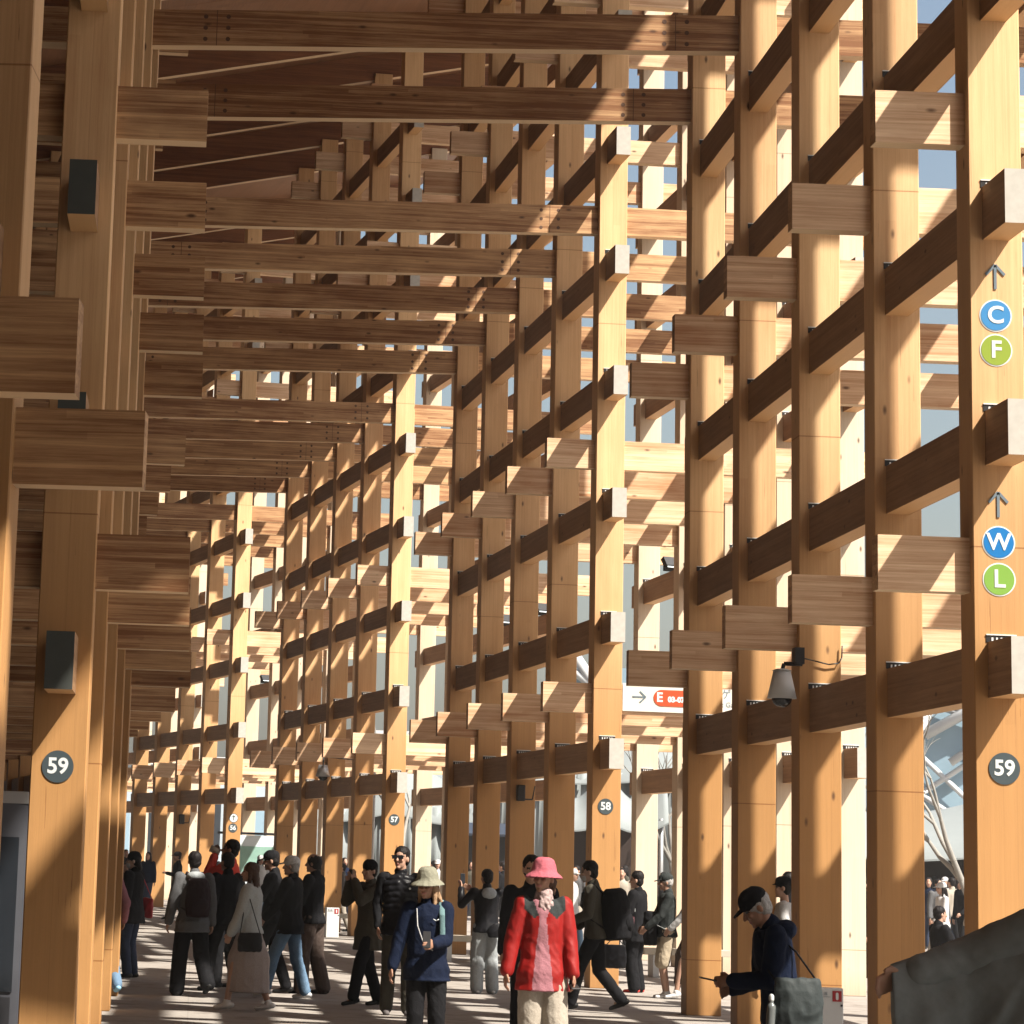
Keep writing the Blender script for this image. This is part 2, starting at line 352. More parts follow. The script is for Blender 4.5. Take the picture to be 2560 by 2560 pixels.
# ================================================================ people
import numpy as np
def np3(v): return np.array(v, float)
class Blob:
    "collects overlapping closed shapes; fused() voxel-merges them into one continuous skin"
    def __init__(s): s.v = []; s.f = []; s.n = 0
    def add(s, V, F): s.v += [tuple(p) for p in V]; s.f += [tuple(i+s.n for i in f) for f in F]; s.n += len(V)
    def loft(s, rings):
        "rings: list of (centre, axis_u*ru, axis_v*rv)"
        n = 14; V = []; F = []
        for c, u, v in rings:
            for i in range(n):
                t = 2*math.pi*i/n; V.append(c+u*math.cos(t)+v*math.sin(t))
        for r in range(len(rings)-1):
            for i in range(n): F.append((r*n+i, r*n+(i+1) % n, (r+1)*n+(i+1) % n, (r+1)*n+i))
        F.append(tuple(range(n))[::-1]); F.append(tuple((len(rings)-1)*n+i for i in range(n)))
        s.add(V, F)
    def cap(s, p0, p1, r0, r1, flat=1.0, side=None):
        p0, p1 = np3(p0), np3(p1); d = p1-p0; L_ = np.linalg.norm(d); d = d/L_ if L_ > 1e-6 else np3((0, 0, 1))
        a = np3(side) if side is not None else np3((1, 0, 0))
        a = a-d*a.dot(d)
        if np.linalg.norm(a) < .1: a = np3((0, 1, 0)); a = a-d*a.dot(d)
        a /= np.linalg.norm(a); b = np.cross(d, a)
        R_ = []
        for t in (-.97, -.75, -.4, 0): R_.append((p0+d*r0*t*min(1, flat+.2), r0*math.sqrt(1-t*t)))
        R_.append(((p0+p1)/2, (r0+r1)/2))
        for t in (0, .4, .75, .97): R_.append((p1+d*r1*t*min(1, flat+.2), r1*math.sqrt(1-t*t)))
        s.loft([(c, a*r, b*r*flat) for c, r in R_])
    def ell(s, c, rx, ry, rz, M3=None):
        c = np3(c); Rm = M3 if M3 is not None else np.eye(3)
        rings = []
        for i in range(9):
            t = -1+2*(i+.35)/8.7; q = math.sqrt(max(0, 1-t*t))
            rings.append((c+Rm@np3((0, 0, rz*t)), Rm@np3((rx*q, 0, 0)), Rm@np3((0, ry*q, 0))))
        s.loft(rings)
    def fused(s, vox, smooth=4, wrinkle=0, wf=14, seed=0):
        me = bpy.data.meshes.new('t'); me.from_pydata(s.v, [], s.f); me.update()
        bm = bmesh.new(); bm.from_mesh(me); bmesh.ops.recalc_face_normals(bm, faces=bm.faces); bm.to_mesh(me); bm.free()
        o = bpy.data.objects.new('t', me); COL.objects.link(o)
        md = o.modifiers.new('r', 'REMESH'); md.mode = 'VOXEL'; md.voxel_size = vox; md.use_smooth_shade = True
        sm = o.modifiers.new('s', 'SMOOTH'); sm.factor = .5; sm.iterations = smooth
        dg = bpy.context.evaluated_depsgraph_get(); dg.update()
        out = bpy.data.meshes.new_from_object(o.evaluated_get(dg))
        bpy.data.objects.remove(o); bpy.data.meshes.remove(me)
        if wrinkle:
            nrm = [v.normal.copy() for v in out.vertices]
            off = Vector((seed*3.1, seed*1.7, 0))
            for v, nn in zip(out.vertices, nrm):
                q = v.co*wf+off; w = noise.noise(Vector((q.x*1.3+q.z*.55+noise.noise(q*.4)*1.6, q.y*1.3-q.z*.3, q.z*.42)))
                w2 = 1-abs(noise.noise(Vector((q.x*1.1-q.z*.8, q.y*1.1+3, q.z*.5+9))))*3.2
                v.co += nn*wrinkle*(w*.7+w2*.5)
        for p in out.polygons: p.use_smooth = True
        return out

def rotm(axis, ang):
    return np.array(Matrix.Rotation(ang, 3, axis))
def ik(S_, T_, a, b, hint):
    d = T_-S_; D = np.linalg.norm(d); mx = (a+b)*.995
    if D > mx: T_ = S_+d/D*mx; d = T_-S_; D = mx
    D = max(D, abs(a-b)+.01); u = d/np.linalg.norm(d)
    x = (a*a-b*b+D*D)/(2*D); h = math.sqrt(max(a*a-x*x, 0))
    w = np3(hint)-u*u.dot(np3(hint)); w /= (np.linalg.norm(w)+1e-9)
    return S_+u*x+w*h, T_
FAB = {}
def fabric(name, col, rough=.85, bump=.4, scale=60, var=.2):
    if name not in FAB: FAB[name] = plain(name, col, rough, var=var, scale=scale, spec=.12 if max(col) < .05 else .25, bump=bump)
    return FAB[name]
SKIN = {}
def skinmat(kind):
    cols = {'light': (.38, .225, .16), 'tan': (.27, .145, .095), 'pale': (.44, .30, .23)}
    if kind not in SKIN:
        mt = plain('skin_'+kind, cols[kind], .5, var=.08, scale=20, spec=.35); mt.node_tree.nodes['Principled BSDF'].inputs['Subsurface Weight'].default_value = .08; SKIN[kind] = mt
    return SKIN[kind]
M['eye'] = plain('eye_dark', (.02, .015, .012), .3); M['lip'] = plain('lip', (.30, .12, .10), .5)
HAIRC = {'black': (.012, .010, .010), 'brown': (.055, .026, .015), 'blond': (.30, .19, .11), 'grey': (.30, .29, .28)}
def hairmat(c): return fabric('hair_'+c, HAIRC[c], .5, .5, 90, .35)

def person(label, x, y, yaw, H=1.7, g='m', lean=0, hyaw=0, hpitch=0, lh=None, rh=None, lf=None, rf=None, skin='light',
           top=('jacket', 'black'), topmat=None, legs=('pants', 'black'), legmat=None, shoemat=None, hair='black', hairlen=0, hairup=0, hat=None, hatmat=None,
           vox=.011, hem=.86, sleeve=1.0, loose=1.0, z0=0, extras=None, group=None, twist=0, fingers=True, sit=False, collar=None, openfront=None):
    """local frame: faces +Y, right hand +X.  yaw 0 = walking away from the camera, 90 = towards picture left, 180 = towards the camera.
    lh/rh/lf/rf = targets of hands and feet (metres at 1.75 m height)"""
    s = H/1.75
    root = empty('person', (x, y, z0), R(yaw), label, 'person', group)
    Lm = rotm('X', -R(lean)); Tw = rotm('Z', R(twist))
    hipc = np3((0, 0, .93)) if not sit else np3((0, 0, .52))
    def T(p):  # torso space (z from hips) -> body
        return hipc+Lm@(Tw@np3(p))
    fem = g == 'f'
    sw = .165 if fem else .185
    hipw = .092
    shL, shR = T((-sw, 0, .50)), T((sw, 0, .50))
    rest = lambda sx: T((sx*(sw+.06), .03, -.05)) if False else np3((sx*(sw+.085), .04+math.sin(R(lean))*.25, (.82 if not sit else .55)))
    lh = np3(lh) if lh is not None else rest(-1); rh = np3(rh) if rh is not None else rest(1)
    lf = np3(lf) if lf is not None else np3((-.10, 0, .08)); rf = np3(rf) if rf is not None else np3((.10, 0, .08))
    hnt = lambda q, sx: np3((sx*.45, .1, -1)) if q[2] > 1.3 else np3((sx*.5, -.9, -.4))
    eL, wL = ik(shL, lh, .285, .255, hnt(lh, -1)); eR, wR = ik(shR, rh, .285, .255, hnt(rh, 1))
    hl, hr = hipc+np3((-hipw, 0, 0)), hipc+np3((hipw, 0, 0))
    kL, aL = ik(hl, lf, .43, .43, (0, 1, .1)); kR, aR = ik(hr, rf, .43, .43, (0, 1, .1))
    neck0, neck1 = T((0, -.01, .52)), T((0, .005, .60))
    Hm = Lm@Tw@rotm('Z', R(hyaw))@rotm('X', -R(hpitch)+R(lean*.6))
    hc = neck1+Hm@np3((0, .015, .105))
    hd = lambda p: hc+Hm@np3(p)
    far = vox > .015
    # ---- body: one continuous skin
    B = Blob()
    u, v = Lm@Tw@np3((1, 0, 0)), Lm@Tw@np3((0, 1, 0))
    prof = [(-.10, .13, .09), (-.02, .158, .108), (.08, .148, .10), (.20, .125 if fem else .135, .088), (.34, .145 if fem else .16, .10), (.44, sw*.93, .10), (.50, sw*.78, .082), (.545, .07, .06)]
    def torso(bl, grow, z_lo=None, fl=1):
        rr = []
        for z, a, b2 in prof:
            rr.append((T((0, 0, z)), u*(a+grow), v*(b2+grow*fl)))
        bl.loft(rr)
    torso(B, -.012)
    def arm(bl, S_, E_, W_, g_, upto=1.0):
        bl.cap(S_, E_, .052+g_, .042+g_); 
        if upto > .5: bl.cap(E_, E_+(W_-E_)*((upto-.5)*2), .041+g_, .029+g_)
    arm(B, shL, eL, wL, -.006); arm(B, shR, eR, wR, -.006)
    B.cap(neck0, neck1+Hm@np3((0, 0, .04)), .056 if not fem else .048, .053 if not fem else .046)
    for hh, kk, aa in ((hl, kL, aL), (hr, kR, aR)):
        B.cap(hh, kk, .078, .055); B.cap(kk, aa, .054, .038)
        fd = np3((kk-hh)[:2].tolist()+[0]); fd = np3((0, 1, 0))
        B.cap(aa+np3((0, -.02, -.035)), aa+fd*.08+np3((0, 0, -.05)), .026, .016)
    # head
    B.ell(hd((0, -.008, .03)), .074, .094, .098, Hm); B.ell(hd((0, .022, -.035)), .056, .066, .078, Hm)
    B.cap(hd((0, .082, .012)), hd((0, .104, -.022)), .011, .015)
    for sx in (-1, 1):
        B.ell(hd((sx*.076, -.012, -.005)), .012, .020, .032, Hm)
        B.ell(hd((sx*.038, .070, -.018)), .020, .018, .020, Hm)
    B.ell(hd((0, .080, -.058)), .024, .014, .013, Hm); B.ell(hd((0, .070, -.092)), .024, .020, .018, Hm)
    # hands: palm, four unequal fingers, side thumb
    def hand(W_, E_, sx, curl=.5):
        d = W_-E_; d /= np.linalg.norm(d)
        side = np3((0, 1, 0)) if abs(d[2]) > .75 else np3((sx*-.2, .2, 1))  # thumb side
        side = side-d*side.dot(d); side /= np.linalg.norm(side); nrm = np.cross(d, side)*(1 if sx > 0 else -1)
        B.cap(W_, W_+d*.075, .033, .038, .42, side)
        for i, (o_, L1) in enumerate(((.030, .070), (.010, .080), (-.011, .074), (-.030, .058))):
            b0 = W_+d*.085+side*o_; b1 = b0+(d*math.cos(curl*.6)+nrm*-math.sin(curl*.6))*L1*.5
            b2_ = b1+(d*math.cos(curl*1.7)+nrm*-math.sin(curl*1.7))*L1*.5
            B.cap(b0-d*.02, b1, .0098, .009); B.cap(b1, b2_, .009, .0078)
        t0 = W_+d*.03+side*.026; t1 = t0+d*.035+side*.028-nrm*.012; B.cap(t0, t1, .0125, .011); B.cap(t1, t1+d*.030-nrm*.01, .0105, .009)
    hand(wL, eL, -1); hand(wR, eR, 1)
    me = B.fused(vox*.8 if not far else vox, 3)
    me.materials.append(skinmat(skin)); me.materials.append(M['eye']); me.materials.append(M['lip'])
    HmI = Hm.T
    for p in me.polygons:
        q = HmI@(np3(p.center)-hc)
        if q[1] > .05 and -.1 < q[2] < .06:
            if abs(abs(q[0])-.033) < .015 and abs(q[2]-.014) < .0075: p.material_index = 1
            elif abs(abs(q[0])-.035) < .020 and abs(q[2]-.034) < .0045: p.material_index = 1
            elif abs(q[0]) < .024 and abs(q[2]+.058) < .008: p.material_index = 2
    def fin(name, me_, mat_, parent=root):
        if not me_.materials: me_.materials.append(mat_)
        o = link(name, me_, None, parent); return o
    body = fin('body', me, None)
    wr = .0048 if not far else 0; sd_ = random.random()*20
    # ---- legs
    lm = legmat or fabric('black_cloth', (.008, .008, .0095))
    Lg = Blob()
    kind = legs if isinstance(legs, str) else legs[0]
    if kind in ('pants', 'wide', 'shorts'):
        w_ = .018 if kind == 'pants' else .038
        Lg.loft([(T((0, 0, z)), u*(a+.012), v*(b2+.012)) for z, a, b2 in prof[:4]])
        for hh, kk, aa in ((hl, kL, aL), (hr, kR, aR)):
            Lg.cap(hh, kk, .088+w_*.6, .062+w_)
            if kind != 'shorts': Lg.cap(kk, aa+np3((0, 0, .0)), .062+w_, .050+w_*1.2)
        fin('trousers' if kind != 'shorts' else 'shorts', Lg.fused(vox, 4, wr*1.2, 13, sd_), lm)
    elif kind in ('skirt', 'dress'):
        zb = .22; cx_ = (aL+aR)/2; cx_[2] = zb
        spread = abs(lf[1]-rf[1])*.5
        rings = [(T((0, 0, .12)), u*.15, v*.12), (T((0, 0, -.02)), u*.185, v*.15), (hipc*.6+cx_*.4+np3((0, 0, .0)), np3((.18, 0, 0)), np3((0, .175+spread*.35, 0))), (cx_, np3((.19, 0, 0)), np3((0, .17+spread*.4, 0)))]
        Lg.loft(rings)
        if kind == 'dress': torso(Lg, .012)
        fin(kind, Lg.fused(vox, 4, wr*1.6, 9, sd_), lm)
    # ---- shoes
    Sh = shoemat or fabric('black_shoe', (.015, .015, .015), .5, .1)
    for tgt, kk, aa in ((lf, kL, aL), (rf, kR, aR)):
        b_ = Blob(); up = aa[2]-.08; pit = min(.9, max(0, up*4))
        f_ = np3((0, math.cos(pit), -math.sin(pit))); n_ = np3((0, math.sin(pit), math.cos(pit)))
        heel = aa-n_*.045-f_*.05
        b_.cap(heel, heel+f_*.09, .040, .042, .85, (1, 0, 0)); b_.cap(heel+f_*.08-n_*.008, heel+f_*.20-n_*.014, .043, .034, .75, (1, 0, 0))
        b_.cap(aa, heel+f_*.05, .046, .044)
        fin('shoe', b_.fused(max(vox*.9, .009), 3), Sh)
    # ---- top
    tk = top if isinstance(top, str) else top[0]
    tm = topmat or fabric('black_cloth', (.008, .008, .0095))
    J = Blob(); gr = {'jacket': .028, 'shirt': .014, 'coat': .036, 'puffer': .042, 'vest': .04}[tk]*loose
    zlo = hem-.93
    rr = []
    if zlo < -.12: rr += [(T((0, 0, zlo)), u*(.195+gr), v*(.145+gr))]
    for z, a, b2 in prof:
        if z < zlo+.02: continue
        if z < .3: a = max(a, .15)
        if z < .02: a = .18; b2 = .128
        rr.append((T((0, 0, z)), u*(a+gr), v*(b2+gr)))
    if zlo > -.12: rr.insert(0, (T((0, 0, zlo)), u*(.185+gr), v*(.13+gr)))
    J.loft(rr)
    if tk != 'vest':
        arm(J, shL, eL, wL, gr*.75, sleeve); arm(J, shR, eR, wR, gr*.75, sleeve)
    else:
        J.cap(shL*.9+shR*.1, shL, .045+gr*.6, .045+gr*.5); J.cap(shR*.9+shL*.1, shR, .045+gr*.6, .045+gr*.5)
    if tk in ('jacket', 'coat', 'vest', 'puffer'): J.cap(T((0, -.02, .53)), T((0, -.015, .575)), .075, .07)
    if collar == 'hood': J.ell(T((0, -.10, .52)), .12, .085, .07, Lm@Tw)
    jm = J.fused(vox, 4, wr*1.3, 11, sd_+5)
    if tk == 'vest':
        inv = (Lm@Tw).T
        for v_ in jm.vertices:
            q = inv@(np3(v_.co)-hipc)
            if abs(q[0]) > .02: v_.co += v_.normal*(.011*abs(math.sin(q[2]*math.pi/.062+abs(q[0])*4))-.006)
    if openfront:
        jm.materials.append(tm); jm.materials.append(openfront); jm.materials.append(CHAR)
        inv = (Lm@Tw).T
        for p in jm.polygons:
            q = inv@(np3(p.center)-hipc); wv = .030+max(0, .36-q[2])*.11+(max(0, q[2]-.40)*.30)
            if q[1] > .02 and abs(q[0]-.022) < wv: p.material_index = 1
            elif q[2] > .395+abs(abs(q[0])-.09)*.9 and abs(q[0]) < .17: p.material_index = 2
    fin({'jacket': 'jacket', 'shirt': 'shirt', 'coat': 'coat', 'puffer': 'puffer_jacket', 'vest': 'quilted_vest'}[tk], jm, tm)
    # ---- hair and hats
    if hair:
        Hb = Blob()
        Hb.ell(hd((0, -.022, .045+hairup)), .085, .098, .092, Hm)
        Hb.ell(hd((0, -.045, .0)), .080, .066, .085, Hm)
        if hairlen > 0:
            for sx in (-.045, 0, .045):
                Hb.cap(hd((sx, -.07, -.02)), hd((sx*1.25, -.075, -.05))+Lm@np3((0, -.03, -hairlen)), .042, .026)
            if hairlen > .12:
                for sx in (-1, 1): Hb.cap(hd((sx*.07, -.01, .0)), hd((sx*.075, .0, -.10))+np3((0, .0, -hairlen*.5)), .026, .018)
        fin('hair', Hb.fused(vox*.9, 2, .006 if not far else 0, 34, sd_), hairmat(hair))
    if hat:
        hm_ = hatmat or fabric('black_cloth', (.008, .008, .0095))
        Q = Blob()
        if hat == 'cap':
            Q.ell(hd((0, -.012, .062)), .092, .108, .082, Hm)
            Q.cap(hd((0, .07, .045)), hd((0, .150, .028)), .068, .048, .14, Hm@np3((1, 0, 0)))
        elif hat == 'beanie': Q.ell(hd((0, -.012, .06)), .090, .105, .092, Hm)
        elif hat == 'bucket':
            ring = []
            for z, a in ((.172, .02), (.168, .052), (.150, .078), (.11, .092), (.070, .100), (.052, .108), (.028, .138), (.010, .156), (.004, .150), (.030, .112), (.045, .098)):
                ring.append((hd((0, -.01, z)), Hm@np3((a, 0, 0)), Hm@np3((0, a*1.08, 0))))
            Q.loft(ring)
        fin('hat', Q.fused(min(vox, .008), 2, .004, 16, sd_), hm_)
    P_ = dict(root=root, T=T, hd=hd, Hm=Hm, Lm=Lm@Tw, wL=wL, wR=wR, eL=eL, eR=eR, shL=shL, shR=shR, aL=aL, aR=aR, hip=hipc, fin=fin, vox=vox, u=u, v=v)
    if extras: extras(P_)
    root.scale = (s, s, s)
    return P_

def world_of(P_, p):
    r = P_['root']; return Matrix.LocRotScale(r.location, r.rotation_euler, r.scale) @ Vector(p)
def carried(name, label, cat, P_, p, rz=0, group=None):
    "an Empty standing in the world where the person carries the thing"
    w = world_of(P_, p); r = P_['root']
    e = empty(name, w, r.rotation_euler.z+rz, label, cat, group); e.scale = r.scale; return e
def backpack(P_, label, mat, w=.15, d=.085, h=.23, z=.30, strapmat=None):
    Lm = P_['Lm']; c = P_['T']((0, -.21-d*.3, z))
    e = carried('backpack', label, 'backpack', P_, (0, 0, 0))
    b_ = Blob(); b_.loft([(c+Lm@np3((0, 0, q*h)), Lm@np3((w*a, 0, 0)), Lm@np3((0, d*1.25*a, 0))) for q, a in ((-1, .75), (-.95, .92), (-.5, 1.05), (0, 1.05), (.5, 1), (.85, .85), (1, .55))])
    link('pack_body', b_.fused(P_['vox'], 3, .006, 12, 3), mat, e)
    b_ = Blob(); b_.ell(c+Lm@np3((0, -d*1.0, -h*.35)), w*.75, d*.5, h*.42, Lm); link('front_pocket', b_.fused(P_['vox'], 3, .004, 14, 4), mat, e)
    for sx in (-1, 1):
        b_ = Blob(); pts = [c+Lm@np3((sx*.085, d*.8, h*.8)), P_['T']((sx*.095, -.02, .575)), P_['T']((sx*.105, .115, .47)), P_['T']((sx*.115, .145, .33)), P_['T']((sx*.17, .03, .16)), c+Lm@np3((sx*.12, d*.5, -h*.7))]
        for a, b3 in zip(pts[:-1], pts[1:]): b_.cap(a, b3, .022, .022, .45, (1, 0, 0))
        link('strap', b_.fused(min(P_['vox'], .009), 2), strapmat or mat, e)
    return e
def rbox(name, size, mat, parent, loc=(0, 0, 0), rot=None, bev=.004):
    bm = bmesh.new(); bx(bm, -size[0]/2, size[0]/2, -size[1]/2, size[1]/2, -size[2]/2, size[2]/2, bev=bev)
    return link(name, mesh(bm), mat, parent, loc, rot)
def phone(P_, which, label, up=0, off=(0, .0, .0), tilt=60):
    w, e_ = (P_['wR'], P_['eR']) if which == 'R' else (P_['wL'], P_['eL'])
    d = (w-e_)/np.linalg.norm(w-e_); p = w+d*.11+np3(off)
    e = carried('phone', label, 'phone', P_, p)
    rbox('phone_body', (.072, .010, .15), M['black'], e, rot=(R(tilt), 0, 0)); rbox('screen', (.064, .002, .14), M['glass'], e, loc=(0, -.006*math.cos(R(tilt)), -.006*math.sin(R(tilt))), rot=(R(tilt), 0, 0), bev=0)
    return e
def bag(P_, label, p, mat, w=.17, h=.14, d=.06, strap_to=None, strapmat=None, name='handbag', rz=0, fold=.012):
    e = carried(name, label, 'bag', P_, (0, 0, 0))
    p = np3(p); b_ = Blob(); Rz = rotm('Z', R(rz))
    b_.loft([(p+np3((0, 0, q*h)), Rz@np3((d*a, 0, 0)), Rz@np3((0, w*a2, 0))) for q, a, a2 in ((-1, .7, .85), (-.93, .95, .97), (-.3, 1.1, 1.02), (.5, .85, 1), (.9, .5, .95), (1, .3, .9))])
    link('bag_body', b_.fused(P_['vox']*.9, 3, fold, 9, 2), mat, e)
    if strap_to is not None:
        b_ = Blob(); pts = [p+Rz@np3((0, w*.85, h*.8))]+[np3(q) for q in strap_to]+[p+Rz@np3((0, -w*.85, h*.8))]
        for a, b3 in zip(pts[:-1], pts[1:]): b_.cap(a, b3, .014, .014, .5, (1, 0, 0))
        link('strap', b_.fused(min(P_['vox'], .008), 1), strapmat or mat, e)
    return e
K_ = fabric('black_cloth', (.008, .008, .0095)); DN = fabric('navy_cloth', (.005, .009, .024)); GREY = fabric('grey_wool', (.085, .086, .09))
OL = fabric('olive_cloth', (.055, .050, .038)); RED = fabric('red_shell', (.21, .006, .005), .6, .3, 20); PINK = fabric('pink_knit', (.26, .11, .13)); PINKH = fabric('pink_felt', (.34, .085, .11))
BEIGE = fabric('beige_cotton', (.30, .265, .22)); DENIM = fabric('blue_denim', (.11, .18, .27)); DDEN = fabric('dark_denim', (.02, .03, .06)); WDEN = fabric('white_denim', (.34, .36, .36)); MAUVE = fabric('mauve_dress', (.30, .255, .245))
BRN = fabric('brown_cloth', (.06, .042, .035)); LG = fabric('light_grey_cotton', (.28, .30, .31)); KH = fabric('khaki_cotton', (.36, .30, .22)); SAGE = fabric('sage_felt', (.19, .185, .14)); WHT = fabric('white_cotton', (.42, .42, .42)); REDT = fabric('red_tee', (.55, .05, .03))
WSH = plain('white_shoe', (.65, .65, .66), .5); RSH = plain('red_shoe', (.55, .05, .04), .5); BAGG = fabric('grey_green_nylon', (.035, .042, .043), .6, .3, 30)
PUF = fabric('black_puffer', (.010, .010, .012), .35, .1, 30)
CHAR = fabric('charcoal_cloth', (.028, .032, .032), .9, .5, 40)

# ---- the near walkers (x to the right of the camera, y away from it, metres)
def ex(P_):
    # pullover showing between the open fronts, scarf and dark collar of the red jacket
    T = P_['T']; fin = P_['fin']
    b_ = Blob(); b_.cap(T((0, .02, .53)), T((0, .035, .585)), .078, .066); b_.ell(T((0, .085, .50)), .06, .045, .07); fin('scarf', b_.fused(.008, 2, .014, 26, 8), fabric('printed_scarf', (.30, .22, .21), .8, .5, 45, .9))
P_ = person('woman in a pink bucket hat and open red jacket over beige trousers', 2.75, 25.35, 184, 1.70, 'f', hyaw=-34, hpitch=-2, lh=(-.24, .13, .82), rh=(.32, .04, .80),
            topmat=RED, openfront=PINK, legmat=BEIGE, hair='brown', hairlen=.05, hat='bucket', hatmat=PINKH, vox=.009, hem=.76, loose=1.2, skin='tan', legs='wide', extras=ex, lf=(-.1, .12, .08), rf=(.1, -.12, .1))
phone(P_, 'L', 'dark phone held low in the hand of the woman in the red jacket', tilt=80)
def ex(P_):
    T = P_['T']; fin = P_['fin']
    for sx, mm in ((-1, fabric('teal_strap', (.10, .17, .18))),):
        b_ = Blob(); pts = [T((sx*.12, -.02, .575)), T((sx*.13, .135, .45)), T((sx*.135, .15, .25))]
        for a, c in zip(pts[:-1], pts[1:]): b_.cap(a, c, .028, .028, .4, (1, 0, 0))
        fin('pack_strap', b_.fused(.008, 2), mm)
    b_ = Blob(); pts = [T((.10, .10, .50)), T((.09, .15, .35)), T((.03, .16, .19)), T((-.05, .17, .14))]
    for a, c in zip(pts[:-1], pts[1:]): b_.cap(a, c, .006, .006)
    fin('lanyard', b_.fused(.005, 1), WHT)
    bm = bmesh.new()
    for q in (-1, 1): cyl(bm, (0, 0, 0), (q*.026, 0, .014), .004, n=6)
    o = link('chest_mark', mesh(bm), M['signwhite'], P_['root'], tuple(T((-.075, .150, .40))))
    b_ = Blob(); 
    for i in range(5): b_.cap(P_['hd']((-.06+i*.012, -.05, -.03)), P_['hd']((-.11+i*.016, -.07, -.15-.02*(i % 3))), .024, .012)
    fin('loose_hair', b_.fused(.008, 1, .006, 30, 2), hairmat('blond'))
P_ = person('woman in a sage bucket hat and navy jacket, loose fair hair, holding a phone', 1.96, 26.9, 176, 1.60, 'f', hyaw=-26, hpitch=5, lh=(-.06, .32, 1.13), rh=(.34, .06, .80),
            topmat=DN, legmat=K_, hair='blond', hairlen=.14, hat='bucket', hatmat=SAGE, vox=.009, hem=.80, loose=1.1, skin='tan', legs='pants', extras=ex)
e = phone(P_, 'L', 'pale phone in the hand of the woman in the sage hat', off=(.02, 0, .05), tilt=15)
def ex(P_):
    T = P_['T']; hd = P_['hd']; fin = P_['fin']
    bm = bmesh.new()
    for sx in (-1, 1):
        bx(bm, sx*.036-.030, sx*.036+.030, .088, .098, -.004, .036)
    bx(bm, -.078, .078, .085, .092, .022, .032)
    me = mesh(bm)
    for v_ in me.vertices: v_.co = Vector(hd(tuple(v_.co)))
    fin('sunglasses', me, M['glass'])
    b_ = Blob(); arm = None
    b_.cap(P_['shL'], P_['eL'], .070, .058); b_.cap(P_['eL'], P_['wL'], .055, .040); fin('sleeve', b_.fused(.011, 3, .008, 14, 2), K_)
    b_ = Blob(); b_.cap(P_['shR'], P_['eR'], .070, .058); b_.cap(P_['eR'], P_['wR'], .055, .040); fin('sleeve', b_.fused(.011, 3, .008, 14, 3), K_)
    bm = bmesh.new(); cyl(bm, (0, 0, 0), (0, .006, 0), .012, n=12); link('round_badge', mesh(bm), M['signwhite'], P_['root'], tuple(T((-.09, .162, .40))))
P_ = person('tall man in sunglasses and a black quilted vest, hands in his pockets', 2.34, 36.4, 180, 1.82, 'm', hyaw=-28, hpitch=-4, lh=(-.24, .08, .92), rh=(.24, .08, .92), top='vest', topmat=PUF, legmat=OL, legs='pants',
            hair='black', hairup=.012, vox=.010, hem=.84, skin='light', extras=ex, lf=(-.10, .06, .08), rf=(.12, -.10, .08), shoemat=fabric('grey_shoe', (.10, .09, .09)))
P_ = person('person in an olive coat beside the man in sunglasses, camera raised', 2.10, 38.3, 120, 1.66, 'm', hyaw=10, lh=(-.03, .24, 1.50), rh=(.08, .26, 1.48), top='coat', topmat=OL, hair='black', legmat=K_,
            hem=.68, collar='hood', vox=.011, lf=(-.1, .28, .09), rf=(.1, -.22, .1), hat='beanie')
phone(P_, 'R', 'small camera held to the face by the person in the olive coat', tilt=0)
# man bent over his phone with a grey shoulder bag
P_ = person('man in a black cap and navy hoodie bent over his phone, lower right', 3.68, 20.1, 92, 1.62, 'm', lean=11, hpitch=30, lh=(-.05, .35, 1.12), rh=(.06, .33, 1.07), topmat=DN, legmat=K_, hair='grey', hairup=-.012,
            hat='cap', vox=.009, hem=.80, loose=1.25, skin='tan', collar='hood', legs='wide')
phone(P_, 'L', 'phone held flat by the man in navy bent over it', off=(.04, .04, .01), tilt=100)
e = bag(P_, 'grey messenger bag at the hip of the bent man in navy', (-.33, -.02, 1.0), BAGG, w=.165, h=.16, d=.07, strap_to=[P_['T']((-.22, .10, .30)), P_['T']((-.12, .03, .56)), P_['T']((-.16, -.12, .38))], strapmat=K_, name='messenger_bag')
b_ = Blob(); b_.cap((-.35, .17, .80), (-.35, .16, .97), .030, .030); b_.cap((-.35, .16, .98), (-.35, .16, 1.01), .016, .016)
w = carried('water_bottle', 'small bottle in the side pocket of the grey messenger bag', 'bottle', P_, (0, 0, 0)); link('bottle_body', b_.fused(.008, 1), plain('clear_plastic', (.12, .13, .13), .15, spec=.6), w)
b_ = Blob(); b_.cap((-.35, .16, 1.02), (-.35, .16, 1.04), .018, .018); link('cap', b_.fused(.006, 1), M['white'], w)
